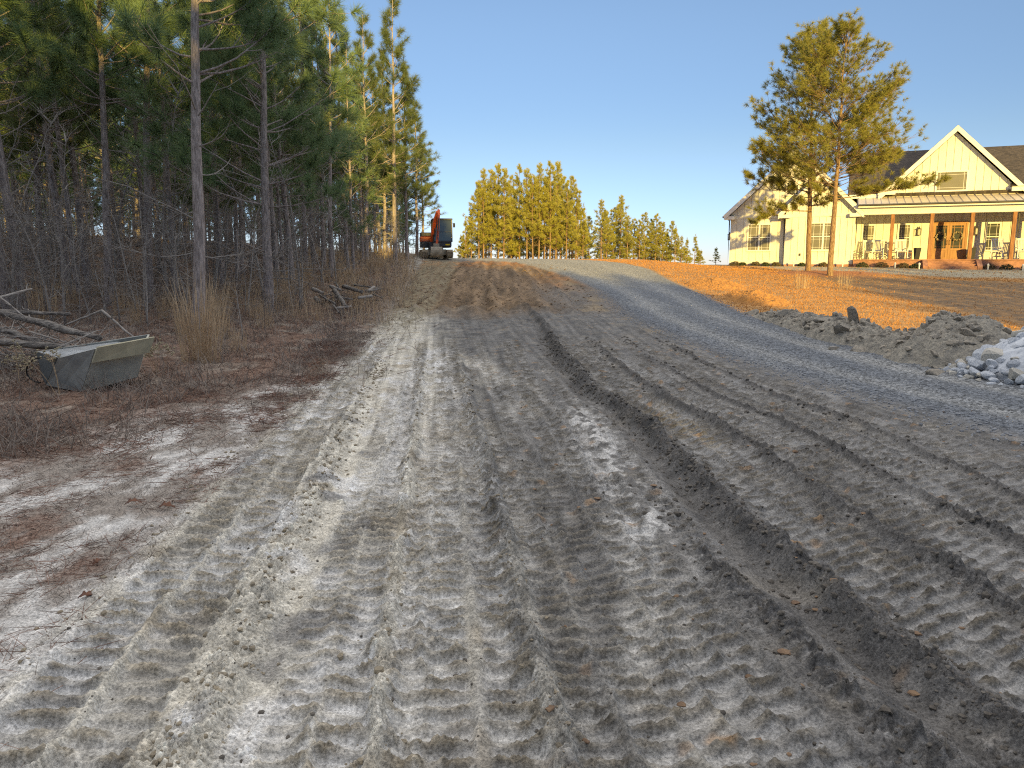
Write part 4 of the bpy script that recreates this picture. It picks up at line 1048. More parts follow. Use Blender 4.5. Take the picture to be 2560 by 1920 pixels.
M['bucket_mid'] = mat('bucket_mid_grey', (.36, .37, .345), .55, noise=4, col2=(.22, .23, .225), bump=(30, .15, .004), spec=.4)  # mid grey, darker than the front plate
make_bucket()

# ------------------------------------------------------------------ spoil bank, clay mounds, stones
def heap(name, cx, cy, rx, ry, hgt, mtl, label, seed, ridge_pts=None, rough=1.0, cat='dirt pile'):
    n = 150; gx = np.linspace(-1, 1, n); Yg, Xg = np.meshgrid(np.linspace(-1, 1, int(n * max(1, min(2.6, ry / rx)))), gx, indexing='ij')
    X = cx + Xg * rx; Y = cy + Yg * ry
    if ridge_pts is not None:
        p = np.array(ridge_pts); xc = np.interp(Y, p[:, 0], p[:, 1]); hh = np.interp(Y, p[:, 0], p[:, 2]); ww = np.interp(Y, p[:, 0], p[:, 3])
        e = np.clip(1 - ((X - xc + .10 * gnoise(X * 2, Y * 2, seed)) / ww) ** 2, 0, 1) ** 1.1 * hh
    else:
        d = np.sqrt(Xg ** 2 + Yg ** 2) + .16 * gnoise(X * 1.8, Y * 1.8, seed) ; e = np.clip(1 - d, 0, 1) ** .85 * hgt
    m = sm(0, .12, e)
    bump = .09 * fbm(X * 2.6, Y * 2.6, 3, seed + 1) + .05 * np.abs(gnoise(X * 6, Y * 6, seed + 5)) + .035 * np.abs(gnoise(X * 13, Y * 13, seed + 6)) + .016 * gnoise(X * 30, Y * 30, seed + 7)
    Z = ground_h(X.ravel(), Y.ravel()).reshape(X.shape) - .05 + e + m * bump * rough
    ny, nx = X.shape; i = (np.arange(ny - 1)[:, None] * nx + np.arange(nx - 1)[None])
    o = bpy.data.objects.new(name, mesh_data(name, np.stack([X, Y, Z], -1).reshape(-1, 3), [np.stack([i, i + 1, i + nx + 1, i + nx], -1).reshape(-1, 4)], False)); COL.objects.link(o)
    o.data.materials.append(mtl); tag(o, label, cat, 'spoil along the gravel road')
    def zat(x, y):
        a = int(np.clip((x - cx + rx) / (2 * rx) * (nx - 1), 0, nx - 1)); b = int(np.clip((y - cy + ry) / (2 * ry) * (ny - 1), 0, ny - 1)); return float(Z[b, a])
    return zat
z1 = heap('soil_mound', 6.95, 11.75, 1.25, 1.5, .84, M['spoil'], 'largest grey-brown mound of rubble, next to the white stone heap', 401)
z2 = heap('soil_bank', 6.45, 15.6, 1.3, 4.4, 0, M['spoil'], 'long low bank of broken shale and soil along the gravel road', 402, [(11.2, 6.6, 0, .3), (12.6, 6.5, .22, .55), (13.4, 6.35, .36, .6), (14.4, 6.25, .44, .65), (15.6, 6.25, .33, .6), (17.2, 6.25, .26, .55), (18.6, 6.3, .16, .5), (20, 6.4, 0, .3)])
heap('clay_mound', 7.55, 28.6, 1.1, 2.1, .36, M['spoil_orange'], 'orange sunlit clay mound furthest up the gravel road', 403, None, .8)
heap('clay_mound', 7.45, 23.4, .9, 2.2, .33, M['spoil_orange'], 'orange clay mound at the end of the shale bank', 404, None, .9)
def stone_mesh(seed, shape, cuts=9):
    import bmesh
    rng = np.random.default_rng(seed); bm = bmesh.new(); bmesh.ops.create_icosphere(bm, subdivisions=3, radius=1)
    for k in range(cuts):
        d = Vector(rng.normal(size=3)).normalized(); c = rng.uniform(.52, .86)
        bmesh.ops.bisect_plane(bm, geom=bm.verts[:] + bm.edges[:] + bm.faces[:], plane_co=d * c, plane_no=d, clear_outer=True)
        es = [e for e in bm.edges if e.is_boundary]
        if es: bmesh.ops.contextual_create(bm, geom=es)
    for v in bm.verts: v.co = Vector((v.co.x * shape[0], v.co.y * shape[1], v.co.z * shape[2]))
    bmesh.ops.triangulate(bm, faces=bm.faces[:])
    me = bpy.data.meshes.new('stone'); bm.to_mesh(me); bm.free(); return me
stones = []
for i in range(9):
    me = stone_mesh(500 + i, [(1, .8, .62), (1, .7, .5), (1, .9, .75)][i % 3]); me.materials.append(M['rock_tan'] if i in (2, 6) else M['rock']); stones.append(me)
slabs = []
for i in range(5):
    me = stone_mesh(520 + i, [(1, .7, .35), (1, .55, .3), (1, .8, .5)][i % 3], 12); me.materials.append(M['slab']); slabs.append(me)
def rock(name, me, loc, s, rot, label, group, cat='rock'):
    o = bpy.data.objects.new(name, me); COL.objects.link(o); o.location = loc; o.scale = (s, s, s); o.rotation_euler = rot; return tag(o, label, cat, group)
def stone_heap():
    rg = random.Random(31); cx, cy, RX, RY, HH = 8.15, 10.05, 2.2, 1.75, 1.05; put = []
    tries = 0
    while len(put) < 250 and tries < 16000:
        tries += 1
        a = rg.uniform(0, 2 * math.pi); q = math.sqrt(rg.random()); x = cx + RX * q * math.cos(a); y = cy + RY * q * math.sin(a)
        if x / y > .80: continue
        s = rg.choice([.06, .075, .09, .105, .125, .15, .17]) * (1.25 - .35 * q) if q < .93 else rg.uniform(.05, .09)
        z = gz(x, y) + HH * (1 - q) ** .95 + s * .22
        if any((x - u) ** 2 + (y - v) ** 2 + (z - w) ** 2 < (.62 * (s + t)) ** 2 for u, v, w, t in put): continue
        put.append((x, y, z, s))
    for k, (x, y, z, s) in enumerate(put):
        i = rg.randrange(9); tan = i in (2, 6)
        lab = ('small ' if s < .08 else 'large ' if s > .14 else '') + ('tan' if tan else 'blue-grey') + ' angular stone in the white rubble heap by the gravel road'
        rock('stone', stones[i], (x, y, z), s, (rg.uniform(-.6, .6), rg.uniform(-.6, .6), rg.uniform(0, 6.28)), lab, 'stones of the white rubble heap', 'stone')
    core = MB(); v, f = ICO[3]; V = v * np.array([RX * .88, RY * .88, HH * .80]); V = V[:, :] + np.array([cx, cy, gz(cx, cy) - .1]); core.add(V, [f]); tag(core.build('rubble', M['rock'], None, False), kind='stuff')
stone_heap()
rg = random.Random(8)
def on(zf, px, py, Y): p = at_depth(px, py, Y); return p
_t = at_depth(2138, 805, 14.1)
rock('shale_slab', slabs[1], tuple(at_depth(2132, 797, 14.0)), .30, (.3, 1.25, .4), 'tall pointed dark shale slab standing upright on the bank', 'slabs in the soil bank', 'slab')
_s = [(2108, 815, 13.6, .24, 'tan slab lying flat just left of the upright slab'), (2165, 818, 13.7, .2, 'grey block right of the upright slab'), (2180, 800, 14.2, .22, 'dark rounded block on top of the bank right of the upright slab'), (2060, 800, 14.6, .22, 'brown slab on the crest left of the upright slab'), (2090, 838, 12.9, .20, 'tan flat slab half buried below the upright slab'), (2150, 850, 12.5, .25, 'wide pale slab at the foot of the bank'), (1978, 778, 16.3, .22, 'dark slab at the middle of the bank'), (1958, 770, 17.0, .22, 'dark layered slab where the bank turns to clay'), (1880, 748, 19.5, .24, 'black pointed rock beside the orange clay mound'), (1866, 752, 19.2, .15, 'small black rock beside the orange clay mound'), (2030, 800, 15.2, .17, 'small grey slab at the road edge'), (2040, 815, 14.6, .16, 'dark slab at the road edge below the crest'), (2415, 850, 11.2, .13, 'pale cream block high on the largest mound'), (2380, 865, 10.9, .12, 'cream broken block in the middle of the largest mound'), (2346, 884, 10.7, .11, 'dark cube-shaped block on the largest mound'), (2364, 886, 10.6, .11, 'grey-brown round block on the largest mound'), (2338, 867, 10.9, .12, 'brown flat stone on the largest mound'), (2460, 876, 10.9, .12, 'dark brown rock at the right flank of the largest mound'), (2345, 920, 10.35, .2, 'long buff slab at the foot of the largest mound'), (2300, 905, 10.9, .15, 'grey slab at the left foot of the largest mound'), (2250, 870, 11.9, .15, 'buff slab between the bank and the largest mound')]
for i, (px, py, Y, s, lab) in enumerate(_s):
    p = at_depth(px, py, Y); zz = max(z1(p[0], p[1]) if abs(p[0] - 6.95) < 1.25 and abs(p[1] - 11.75) < 1.5 else -9, z2(p[0], p[1]) if abs(p[1] - 15.6) < 4.4 and abs(p[0] - 6.45) < 1.3 else -9, gz(p[0], p[1]))
    rock('shale_slab', slabs[i % 5], (p[0], p[1], zz + s * .12), s, (rg.uniform(-.5, .5), rg.uniform(-.4, .4), rg.uniform(0, 6.28)), lab, 'slabs in the soil bank', 'slab')
rub = MB(); rr_ = np.random.default_rng(66)
for k in range(1900):
    y = rr_.uniform(10.3, 20); x = 6.3 + rr_.normal() * .5
    if y < 13: x = 6.9 + rr_.normal() * .55
    zz = max(z1(x, y) if abs(x - 6.95) < 1.25 and abs(y - 11.75) < 1.5 else -9, z2(x, y) if abs(y - 15.6) < 4.4 and abs(x - 6.45) < 1.3 else -9)
    if zz < gz(x, y) + .06: continue
    s = .015 + .075 * rr_.random() ** 2.5; rub.lump((x, y, zz + s * .1), (s, s * .8, s * .55), rr_, .3)
tag(rub.build('rubble', M['slab']), kind='stuff')

# ------------------------------------------------------------------ the farmhouse
def wave_mat(name, c1, c2, scale, rough, axis='Z', bump=.4, dist=.01, noise=6.0):
    m = bpy.data.materials.new(name); m.use_nodes = True; n = m.node_tree.nodes; l = m.node_tree.links; p = n['Principled BSDF']
    p.inputs['Roughness'].default_value = rough; p.inputs['Specular IOR Level'].default_value = .25
    tc = n.new('ShaderNodeTexCoord'); br = n.new('ShaderNodeTexBrick'); mp = n.new('ShaderNodeMapping')
    l.new(tc.outputs['Object'], mp.inputs[0]); mp.inputs['Rotation'].default_value = (math.radians(90), 0, 0) if axis == 'Z' else (0, 0, 0)
    l.new(mp.outputs[0], br.inputs[0]); br.inputs['Scale'].default_value = scale
    br.inputs['Color1'].default_value = (*c1, 1); br.inputs['Color2'].default_value = (*c2, 1); br.inputs['Mortar'].default_value = (*[q * noise for q in c2], 1)
    br.inputs['Mortar Size'].default_value = .012; br.inputs['Bias'].default_value = 0
    t = n.new('ShaderNodeTexNoise'); t.inputs['Scale'].default_value = 3; t.inputs['Detail'].default_value = 5; l.new(tc.outputs['Object'], t.inputs[0])
    r = n.new('ShaderNodeMapRange'); r.inputs[3].default_value = .75; r.inputs[4].default_value = 1.25; l.new(t.outputs['Fac'], r.inputs[0])
    v = n.new('ShaderNodeVectorMath'); v.operation = 'SCALE'; l.new(br.outputs['Color'], v.inputs[0]); l.new(r.outputs[0], v.inputs['Scale']); l.new(v.outputs[0], p.inputs['Base Color'])
    b = n.new('ShaderNodeBump'); b.inputs['Strength'].default_value = bump; b.inputs['Distance'].default_value = dist; l.new(br.outputs['Fac'], b.inputs['Height']); b.invert = True; l.new(b.outputs[0], p.inputs['Normal'])
    return m
M['siding'] = mat('white_siding', (.75, .73, .65), .65, noise=1.2, col2=(.69, .67, .59), bump=(6, .08, .01), stretch=(1, 1, .3))
M['batten_shade'] = mat('batten_shade_paint', (.34, .32, .27), .9)  # dark colour painted as the thin shade line beside each batten
M['trim'] = mat('white_trim', (.76, .75, .72), .55, noise=2, col2=(.70, .69, .66))
M['shingle'] = wave_mat('roof_shingle', (.105, .085, .068), (.055, .046, .04), 3.2, .95, 'XY', .6, .02, .6)
M['brick'] = wave_mat('porch_brick', (.42, .22, .15), (.27, .14, .10), 4.2, .9, 'Z', .5, .01, 2.2)
M['metal_roof'] = mat('porch_metal', (.55, .46, .33), .45, noise=2, col2=(.45, .38, .27), metal=.15, spec=.5)
M['bronze'] = mat('gutter_bronze', (.045, .042, .04), .45, spec=.5)
M['cedar'] = mat('cedar_post', (.40, .20, .085), .75, noise=9, col2=(.20, .09, .045), stretch=(1, 1, .2), bump=(20, .3, .01))
M['door_wood'] = mat('door_wood', (.42, .22, .085), .5, noise=9, col2=(.27, .13, .05), stretch=(1, 1, .15), spec=.5)
M['blind'] = mat('window_blind', (.19, .18, .145), .35, noise=1.5, col2=(.165, .158, .128), spec=.25)
M['glass_dark'] = mat('porch_glass', (.07, .075, .07), .04, spec=.9)
M['porch_paint'] = mat('porch_ceiling_paint', (.62, .61, .58), .8)  # off-white of the porch ceiling, a little darker than the trim
M['pot'] = mat('planter_black', (.03, .033, .038), .4, spec=.5)
HX, HY, HZ, HPSI = 20.7, 45.0, 1.35, math.radians(-23)
def hw(x, y, z=0):
    return (HX + x * math.cos(HPSI) - y * math.sin(HPSI), HY + x * math.sin(HPSI) + y * math.cos(HPSI), HZ + z)
def build_house():
    r = empty('farmhouse', (HX, HY, HZ), HPSI); tag(r, 'white board and batten farmhouse with steep gables and a deep wooden-post porch', 'house')
    def P(mb, name, mtl, parent=None, bevel=0): return mb.build(name, mtl, parent or r, False, bevel)
    def battens(mb, x0, x1, y, zb, zt):
        n = int((x1 - x0) / .41)
        for k in range(1, n + 1):
            x = x0 + k * (x1 - x0) / (n + 1); top = zt(x) if callable(zt) else zt
            if top > zb + .1: mb.b(x - .022, x + .022, y - .024, y, zb, top); SHD.b(x - .040, x - .0225, y - .004, y - .0005, zb, top - .02)
    SHD = MB()  # strips standing in for the shade on one side of the battens
    # porch back wall and main body
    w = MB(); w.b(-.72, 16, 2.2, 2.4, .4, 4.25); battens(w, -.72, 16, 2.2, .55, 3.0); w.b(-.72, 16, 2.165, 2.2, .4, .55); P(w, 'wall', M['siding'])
    w = MB(); w.prism([(2.4, 0), (11.6, 0), (11.6, 4.3), (7, 7.05), (2.4, 4.3)], -1.0, -.85, 'x'); P(w, 'wall', M['siding'])
    w = MB(); w.b(-.85, 16, 11.4, 11.6, 0, 4.3); w.prism([(2.4, 0), (11.4, 0), (11.4, 4.3), (7, 7.05), (2.4, 4.3)], 15.8, 16.0, 'x'); P(w, 'wall', M['siding'])
    # rear gable of the wing
    g1 = lambda x: 6.62 - abs(x + 4.22) * .945
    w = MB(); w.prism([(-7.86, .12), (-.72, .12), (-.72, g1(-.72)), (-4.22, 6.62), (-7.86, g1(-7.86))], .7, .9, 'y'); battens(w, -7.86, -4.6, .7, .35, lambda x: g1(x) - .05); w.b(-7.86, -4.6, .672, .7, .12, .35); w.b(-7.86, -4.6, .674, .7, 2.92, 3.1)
    for x in (-7.86, ): w.b(x, x + .12, .668, .7, .35, 2.92)
    w.b(-7.86, -7.7, .9, 9, .12, 3.1); P(w, 'wall', M['siding'])
    g2 = lambda x: 5.20 - abs(x + 2.65) * 1.02
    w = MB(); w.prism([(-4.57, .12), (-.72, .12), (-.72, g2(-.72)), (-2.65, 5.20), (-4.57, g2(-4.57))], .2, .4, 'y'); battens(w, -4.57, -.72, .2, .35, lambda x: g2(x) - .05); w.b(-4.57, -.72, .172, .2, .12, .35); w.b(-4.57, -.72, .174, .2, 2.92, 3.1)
    w.b(-4.57, -4.45, .168, .2, .35, 2.92); w.b(-.84, -.72, .168, .2, .35, 2.92)
    w.b(-4.57, -4.42, .4, .7, .12, 3.1); w.b(-.87, -.72, .4, 2.4, .12, 3.2); P(w, 'wall', M['siding'])
    # main gable above the porch
    g3 = lambda x: 7.58 - abs(x - 4.28) * .985
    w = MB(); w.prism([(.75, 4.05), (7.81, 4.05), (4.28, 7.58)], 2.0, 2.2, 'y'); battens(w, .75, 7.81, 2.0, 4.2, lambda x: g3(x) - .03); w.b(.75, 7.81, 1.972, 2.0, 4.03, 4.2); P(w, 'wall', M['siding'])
    shd = P(SHD, 'batten_shade', M['batten_shade']); shd['kind'] = 'stuff'
    # roofs
    def gable_roof(cx, apex, slope, half, y0, y1, th=.16):
        zf = apex - slope * half; d = th
        m = MB(); m.prism([(cx - half, zf), (cx, apex), (cx, apex - d), (cx - half + .02, zf - d)], y0, y1, 'y'); m.prism([(cx + .003, apex), (cx + half, zf), (cx + half - .02, zf - d), (cx + .003, apex - d)], y0, y1, 'y'); P(m, 'roof', M['shingle'])
        k = MB()
        for sx in (-1, 1):
            k.prism([(cx + sx * half, zf - .02), (cx + sx * .004, apex - .02), (cx + sx * .004, apex - .34), (cx + sx * (half - .05), zf - .30)][::-sx], y0 - .035, y0 - .002, 'y')
        P(k, 'rake_board', M['trim'])
        k = MB()
        for sx in (-1, 1): k.prism([(cx + sx * half * .998, zf - d - .004), (cx + sx * .01, apex - d - .004), (cx + sx * .01, apex - d - .03), (cx + sx * half * .99, zf - d - .03)][::-sx], y0, y0 + .42, 'y')
        P(k, 'soffit', M['trim'])
    gable_roof(-4.22, 6.95, .945, 4.05, .3, 10.0); gable_roof(-2.65, 5.52, 1.02, 2.38, -.16, 4.0); gable_roof(4.28, 7.93, .985, 3.85, 1.64, 8.4)
    m = MB(); m.prism([(1.88, 4.22), (7.0, 7.30), (7.0, 7.14), (1.95, 4.08)], -1.17, 16.3, 'x'); m.prism([(7.003, 7.30), (12.1, 4.22), (12.0, 4.08), (7.003, 7.14)], -1.17, 16.3, 'x'); P(m, 'roof', M['shingle'])
    k = MB(); k.b(-1.12, .5, 1.80, 1.875, 4.02, 4.24); k.b(8.1, 16.2, 1.80, 1.875, 4.02, 4.24); P(k, 'fascia', M['trim'])
    for x0, x1 in ((.42, 1.35), (7.2, 8.15)):            # cornice returns of the main gable
        k = MB(); k.b(x0, x1, 1.62, 1.99, 4.18, 4.42); P(k, 'cornice_return', M['trim'])
        k = MB(); k.prism([(1.56, 4.425), (1.99, 4.425), (1.99, 4.62)], x0 - .03, x1 + .03, 'x'); P(k, 'cornice_cap', M['shingle'])
    for x0, x1, y in ((-8.2, -7.6, .3), (-5.0, -4.3, -.16), (-1.05, -.32, -.16)):
        k = MB(); k.b(x0, x1, y + .01, y + .36, 2.86, 3.06); P(k, 'cornice_return', M['trim'])
    # porch
    k = MB(); k.b(-.70, 16, -.22, 2.19, -.35, .34); P(k, 'porch_base', M['brick'])
    k = MB(); k.b(-.72, 16, -.26, 2.19, .34, .40); P(k, 'porch_floor', M['brick'])
    k = MB(); k.b(-.70, 16, -.14, .14, 2.95, 3.34); P(k, 'header_beam', M['trim'])
    k = MB(); k.b(-.70, 16, .15, 2.16, 3.02, 3.07); P(k, 'porch_ceiling', M['porch_paint'])
    k = MB(); k.b(-.62, 16, -.42, -.145, 3.345, 3.40); k.b(-.62, 16, -.46, -.425, 3.33, 3.44); P(k, 'fascia', M['trim'])
    k = MB(); k.tube([(-.66, -.52, 3.47), (16, -.52, 3.47)], .055, 8); P(k, 'gutter', M['bronze'])
    k = MB(); k.prism([(-.50, 3.48), (2.15, 4.10), (2.15, 4.05), (-.48, 3.43)], -.66, 16, 'x')
    a = math.atan2(.62, 2.65)
    for i in range(41):
        x = -.6 + i * .405; k.box((x, .825, 3.805), (.03, 2.70, .045), 0, a)
    P(k, 'porch_roof', M['metal_roof'])
    for x in (1.23, 3.22, 5.20, 7.18, 9.16, 11.14, 13.12):
        k = MB(); k.b(x - .095, x + .095, -.095, .095, .40, 2.95); P(k, 'column', M['cedar'], bevel=.012)
    for i in range(3):
        k = MB(); k.b(3.12, 5.45, -.30 - .32 * (i + 1), -.27 - .32 * i + (.0 if i else .005), -.4, .28 - .13 * i); P(k, 'step', M['brick'])
    for x in (2.86, 5.48):
        k = MB(); k.prism([(-.265, -.4), (-.265, .36), (-.6, .34), (-1.0, .16), (-1.25, .02), (-1.25, -.4)], x, x + .24, 'x'); P(k, 'step_wall', M['brick'])
    k = MB(); k.b(-7.84, -4.6, .64, .668, -.3, .115); k.b(-4.55, -.74, .14, .168, -.3, .115); k.b(-7.88, -7.845, .64, 9, -.3, .115); P(k, 'plinth', M['brick'])
    for pts in ([(-8.22, .42, 2.98), (-7.93, .62, 2.8), (-7.93, .62, 0)], [(-4.95, .1, 2.98), (-4.66, .60, 2.8), (-4.66, .60, 0)], [(-.3, -.1, 2.98), (-.64, .12, 2.8), (-.64, .12, 0)], [(7.75, -.4, 3.4), (7.42, .2, 3.1), (7.42, .2, .4)]):
        k = MB(); k.tube(pts, .042, 6); P(k, 'downspout', M['bronze'])
    for x, y in ((-8.29, .34), (-5.06, -.12), (-.25, -.12)):
        k = MB(); k.tube([(x, y, 3.02), (x, y + 3, 3.02)], .06, 7); P(k, 'gutter', M['bronze'])
    # windows
    def window(x0, x1, z0, z1, y, pane, dbl=True, hung=True, grid=True, trimw=.09):
        f = MB()
        f.b(x0 - trimw, x0, y - .045, y, z0 - trimw, z1 + trimw); f.b(x1, x1 + trimw, y - .045, y, z0 - trimw, z1 + trimw)
        f.b(x0, x1, y - .045, y, z1, z1 + trimw); f.b(x0 - .0, x1 + .0, y - .055, y, z0 - trimw, z0)
        cells = [(x0, (x0 + x1) / 2 - .05), ((x0 + x1) / 2 + .05, x1)] if dbl else [(x0, x1)]
        if dbl: f.b((x0 + x1) / 2 - .05, (x0 + x1) / 2 + .05, y - .040, y, z0, z1)
        ob = P(f, 'window', M['trim']); q = MB(); bars = MB()
        for a, b_ in cells:
            q.b(a, b_, y - .014, y - .002, z0, z1)
            zm = (z0 + z1) / 2
            if hung: bars.b(a, b_, y - .034, y - .015, zm - .025, zm + .025)
            if grid:
                i_ = .13 * min(1, (b_ - a) / .55)
                for u in (a + i_, b_ - i_): bars.b(u - .008, u + .008, y - .024, y - .0155, z0, z1)
                for v in ([zm - .15, z0 + .13, zm + .15, z1 - .13] if hung else [z0 + .13, z1 - .13]): bars.b(a, b_, y - .0255, y - .0245 + .008, v - .008, v + .008)
        P(q, 'pane', pane, ob); P(bars, 'muntin', M['trim'], ob)
    window(-6.75, -5.48, .99, 2.51, .68, M['blind']); window(-3.09, -1.76, .99, 2.51, .18, M['blind'])
    window(-4.62, -4.0, 4.30, 4.85, .68, M['glass_dark'], False, False)
    window(3.5, 4.98, 4.36, 5.36, 1.975, M['blind'], False, False)
    for x in (-.20, 1.74): window(x, x + .56, .95, 2.42, 2.18, M['blind'], False)
    for x in (6.27, 8.35, 10.6): window(x, x + .6, .95, 2.42, 2.18, M['glass_dark'], False)
    # double door
    f = MB(); f.b(3.42, 3.54, 2.10, 2.18, .40, 2.58); f.b(5.20, 5.32, 2.10, 2.18, .40, 2.58); f.b(3.54, 5.20, 2.10, 2.18, 2.48, 2.58); P(f, 'door_frame', M['door_wood'])
    for i, x in enumerate((3.545, 4.375)):
        d = MB(); x1 = x + .82; y0, y1 = 2.12, 2.17
        d.b(x, x + .12, y0, y1, .40, 2.475); d.b(x1 - .12, x1, y0, y1, .40, 2.475); d.b(x + .12, x1 - .12, y0, y1, 2.35, 2.475); d.b(x + .12, x1 - .12, y0, y1, .40, .52); d.b(x + .12, x1 - .12, y0, y1, .92, 1.04); d.b(x + .12, x1 - .12, y0 + .02, y1, .52, .92)
        for u in (x + .24, x1 - .24): d.b(u - .012, u + .012, y0 + .01, y1, 1.04, 2.35)
        for v in (1.17, 2.22): d.b(x + .12, x1 - .12, y0 + .012, y1 - .002, v - .012, v + .012)
        ob = P(d, 'door', M['door_wood']); q = MB(); q.b(x + .12, x1 - .12, y0 + .034, y0 + .042, 1.04, 2.35); P(q, 'glass', M['glass_dark'], ob)
        hx = x1 - .06 if i == 0 else x + .06
        q = MB(); q.tube([(hx, 2.10, 1.25), (hx, 2.06, 1.25), (hx, 2.06, 1.5), (hx, 2.10, 1.5)], .013, 6); P(q, 'handle', M['bronze'], ob)
    k = MB(); k.b(-3.72, -3.62, .15, .165, .62, .76); P(k, 'outlet_box', M['bronze'])
    return r
build_house()

def local_thing(name, lab, cat, x, y, z, rz=0.0, group=None):
    return tag(empty(name, hw(x, y, z), HPSI + rz), lab, cat, group)
def rocking_chair():
    r = empty('rocking_chair', (0, 0, 0)); w = M['trim']
    k = MB(); k.box((0, 0, .42), (.54, .48, .03), 0, -.06)
    k.build('seat', w, r)
    k = MB(); k.box((0, .32, 1.10), (.56, .03, .10), 0, -.22); k.box((0, .235, .52), (.52, .03, .06), 0, -.22)
    for i in range(7): k.box((-.22 + i * .073, .28, .80), (.042, .018, .58), 0, -.22)
    for s in (-.27, .27): k.box((s, .27, .80), (.045, .04, .78), 0, -.22)
    k.build('backrest', w, r)
    for s in (-.29, .29):
        k = MB(); an = np.linspace(-1, 1, 9); k.tube([(s, a * .46, .03 + .07 * a * a) for a in an], .022, 5); k.build('rocker', w, r)
        k = MB(); k.box((s, -.02, .64), (.09, .56, .025)); k.build('armrest', w, r)
        k = MB(); k.box((s * .93, -.22, .34), (.045, .045, .62)); k.build('leg', w, r)
        k = MB(); k.box((s * .93, .22, .26), (.045, .045, .45)); k.build('leg', w, r)
    return r
rc = rocking_chair()
spots = [(.12, 1.45, .1, 'white rocking chair at the left end of the porch, before the first window'), (.62, .75, -.15, 'white rocking chair left of the first wooden porch post'), (1.42, 1.5, .1, 'white rocking chair half hidden behind the first wooden porch post'), (1.86, .75, .2, 'white rocking chair between the first post and the black planter'), (6.62, .75, -.1, 'white rocking chair in front of the window right of the door'), (7.85, .85, .1, 'white rocking chair at the right edge, past the fourth post')]
for i, (x, y, a, lab) in enumerate(spots):
    o = rc if i == 0 else copy_tree(rc)
    o.location = hw(x, y, .40); o.rotation_euler = (0, 0, HPSI + a); tag(o, lab, 'rocking chair', 'rocking chairs on the porch')
for x, y, lab in ((2.72, 1.35, 'tall black tapered planter left of the front doors'), (5.52, 1.5, 'tall black tapered planter right of the front doors, partly behind a post')):
    t = local_thing('planter', lab, 'planter', x, y, .40, 0, 'planters beside the doors')
    k = MB(); k.tube([(0, 0, 0), (0, 0, .62), (0, 0, .66)], [.18, .27, .28], 4, True); k.build('pot', M['pot'], t)
    k = MB(); k.tube([(0, 0, .661), (0, 0, .668)], [.24, .24], 4, True); k.build('soil', M['clod'], t)
t = local_thing('stool', 'small brown wooden stool left of the black planter', 'stool', 2.28, 1.2, .40)
k = MB(); k.box((0, 0, .38), (.36, .30, .04)); k.build('seat', M['cedar'], t)
for sx in (-.14, .14):
    for sy in (-.11, .11): k = MB(); k.box((sx, sy, .18), (.045, .045, .36)); k.build('leg', M['cedar'], t)
def wreath(x, lab, m):
    t = local_thing('wreath', lab, 'wreath', x, 2.05, 1.74, 0, 'wreaths on the front doors'); rng = np.random.default_rng(int(x * 10)); k = MB()
    for i in range(70):
        a = rng.uniform(0, 6.28); q = .23 + rng.normal() * .028; k.lump((math.cos(a) * q, rng.normal() * .02, math.sin(a) * q), rng.uniform(.02, .045), rng, .35)
    k.build('twigs', m, t)
M['cotton'] = mat('wreath_cotton', (.5, .42, .28), 1, noise=20, col2=(.2, .15, .1))
wreath(3.93, 'round wreath of pale twigs on the left front door', M['cotton']); wreath(4.80, 'round wreath of pale twigs on the right front door', M['cotton'])
M['lamp_glass'] = mat('lamp_glass', (.55, .52, .45), .2, spec=.6)
def lantern(x, y, z, lab, rz=0.0):
    t = local_thing('wall_lantern', lab, 'lantern', x, y, z, rz, 'wall lanterns of the farmhouse'); k = MB()
    for sx in (-.09, .09):
        for sy in (-.09, .09): k.tube([(sx, sy - .12, 0), (sx * 1.1, sy * 1.1 - .12, .34)], .011, 4)
    k.box((0, -.12, -.01), (.20, .20, .03)); k.box((0, -.12, .35), (.23, .23, .03)); k.tube([(0, -.12, .36), (0, -.12, .44), (0, -.12, .50)], [.10, .03, .012], 6); k.box((0, -.005, .2), (.1, .02, .3)); k.tube([(0, -.01, .3), (0, -.08, .52), (0, -.12, .49)], .01, 5)
    k.build('frame', M['bronze'], t); k = MB(); k.tube([(0, -.12, .01), (0, -.12, .33)], .075, 6); k.build('lamp_shade', M['lamp_glass'], t)
lantern(2.78, 2.18, 1.83, 'black lantern on the wall between the window and the left porch door post'); lantern(5.72, 2.18, 1.83, 'black lantern on the wall right of the doors, behind a post'); lantern(-7.90, 1.6, 1.65, 'black lantern on the left side wall of the house', math.radians(-90))
M['shrub'] = mat('shrub_brown', (.13, .10, .05), .9, noise=5, col2=(.06, .05, .03)); M['shrub_green'] = mat('shrub_green', (.06, .075, .03), .9, noise=5, col2=(.03, .04, .02))
def shrub(x, y, s, m, lab, h=.8):
    rng = np.random.default_rng(int(abs(x) * 100) + 3); t = local_thing('shrub', lab, 'shrub', x, y, 0, 0, 'shrubs along the house'); wx = hw(x, y); t.location.z = gz(wx[0], wx[1]) + .02
    k = MB()
    for i in range(14): k.tube(bough(rng, (0, 0, -.03), rng.uniform(0, 6.28), math.radians(rng.uniform(25, 85)), s * rng.uniform(.6, 1.1) * h, .2, 4, .15), np.linspace(.010, .004, 5), 4, False)
    k.build('stem', M['log'], t)
    N = 420; d = rng.normal(size=(N, 3)); d /= np.linalg.norm(d, axis=1)[:, None]; d[:, 2] = np.abs(d[:, 2]) * h; c = d * s * (.45 + .55 * rng.random(N) ** .5)[:, None]
    a = rng.normal(size=(N, 3)) * .022 + .012; b = rng.normal(size=(N, 3)) * .022
    k = MB(); k.add(np.stack([c - a, c + b, c + a - b], 1).reshape(-1, 3), [np.arange(N * 3).reshape(-1, 3)]); k.build('foliage', m, t)
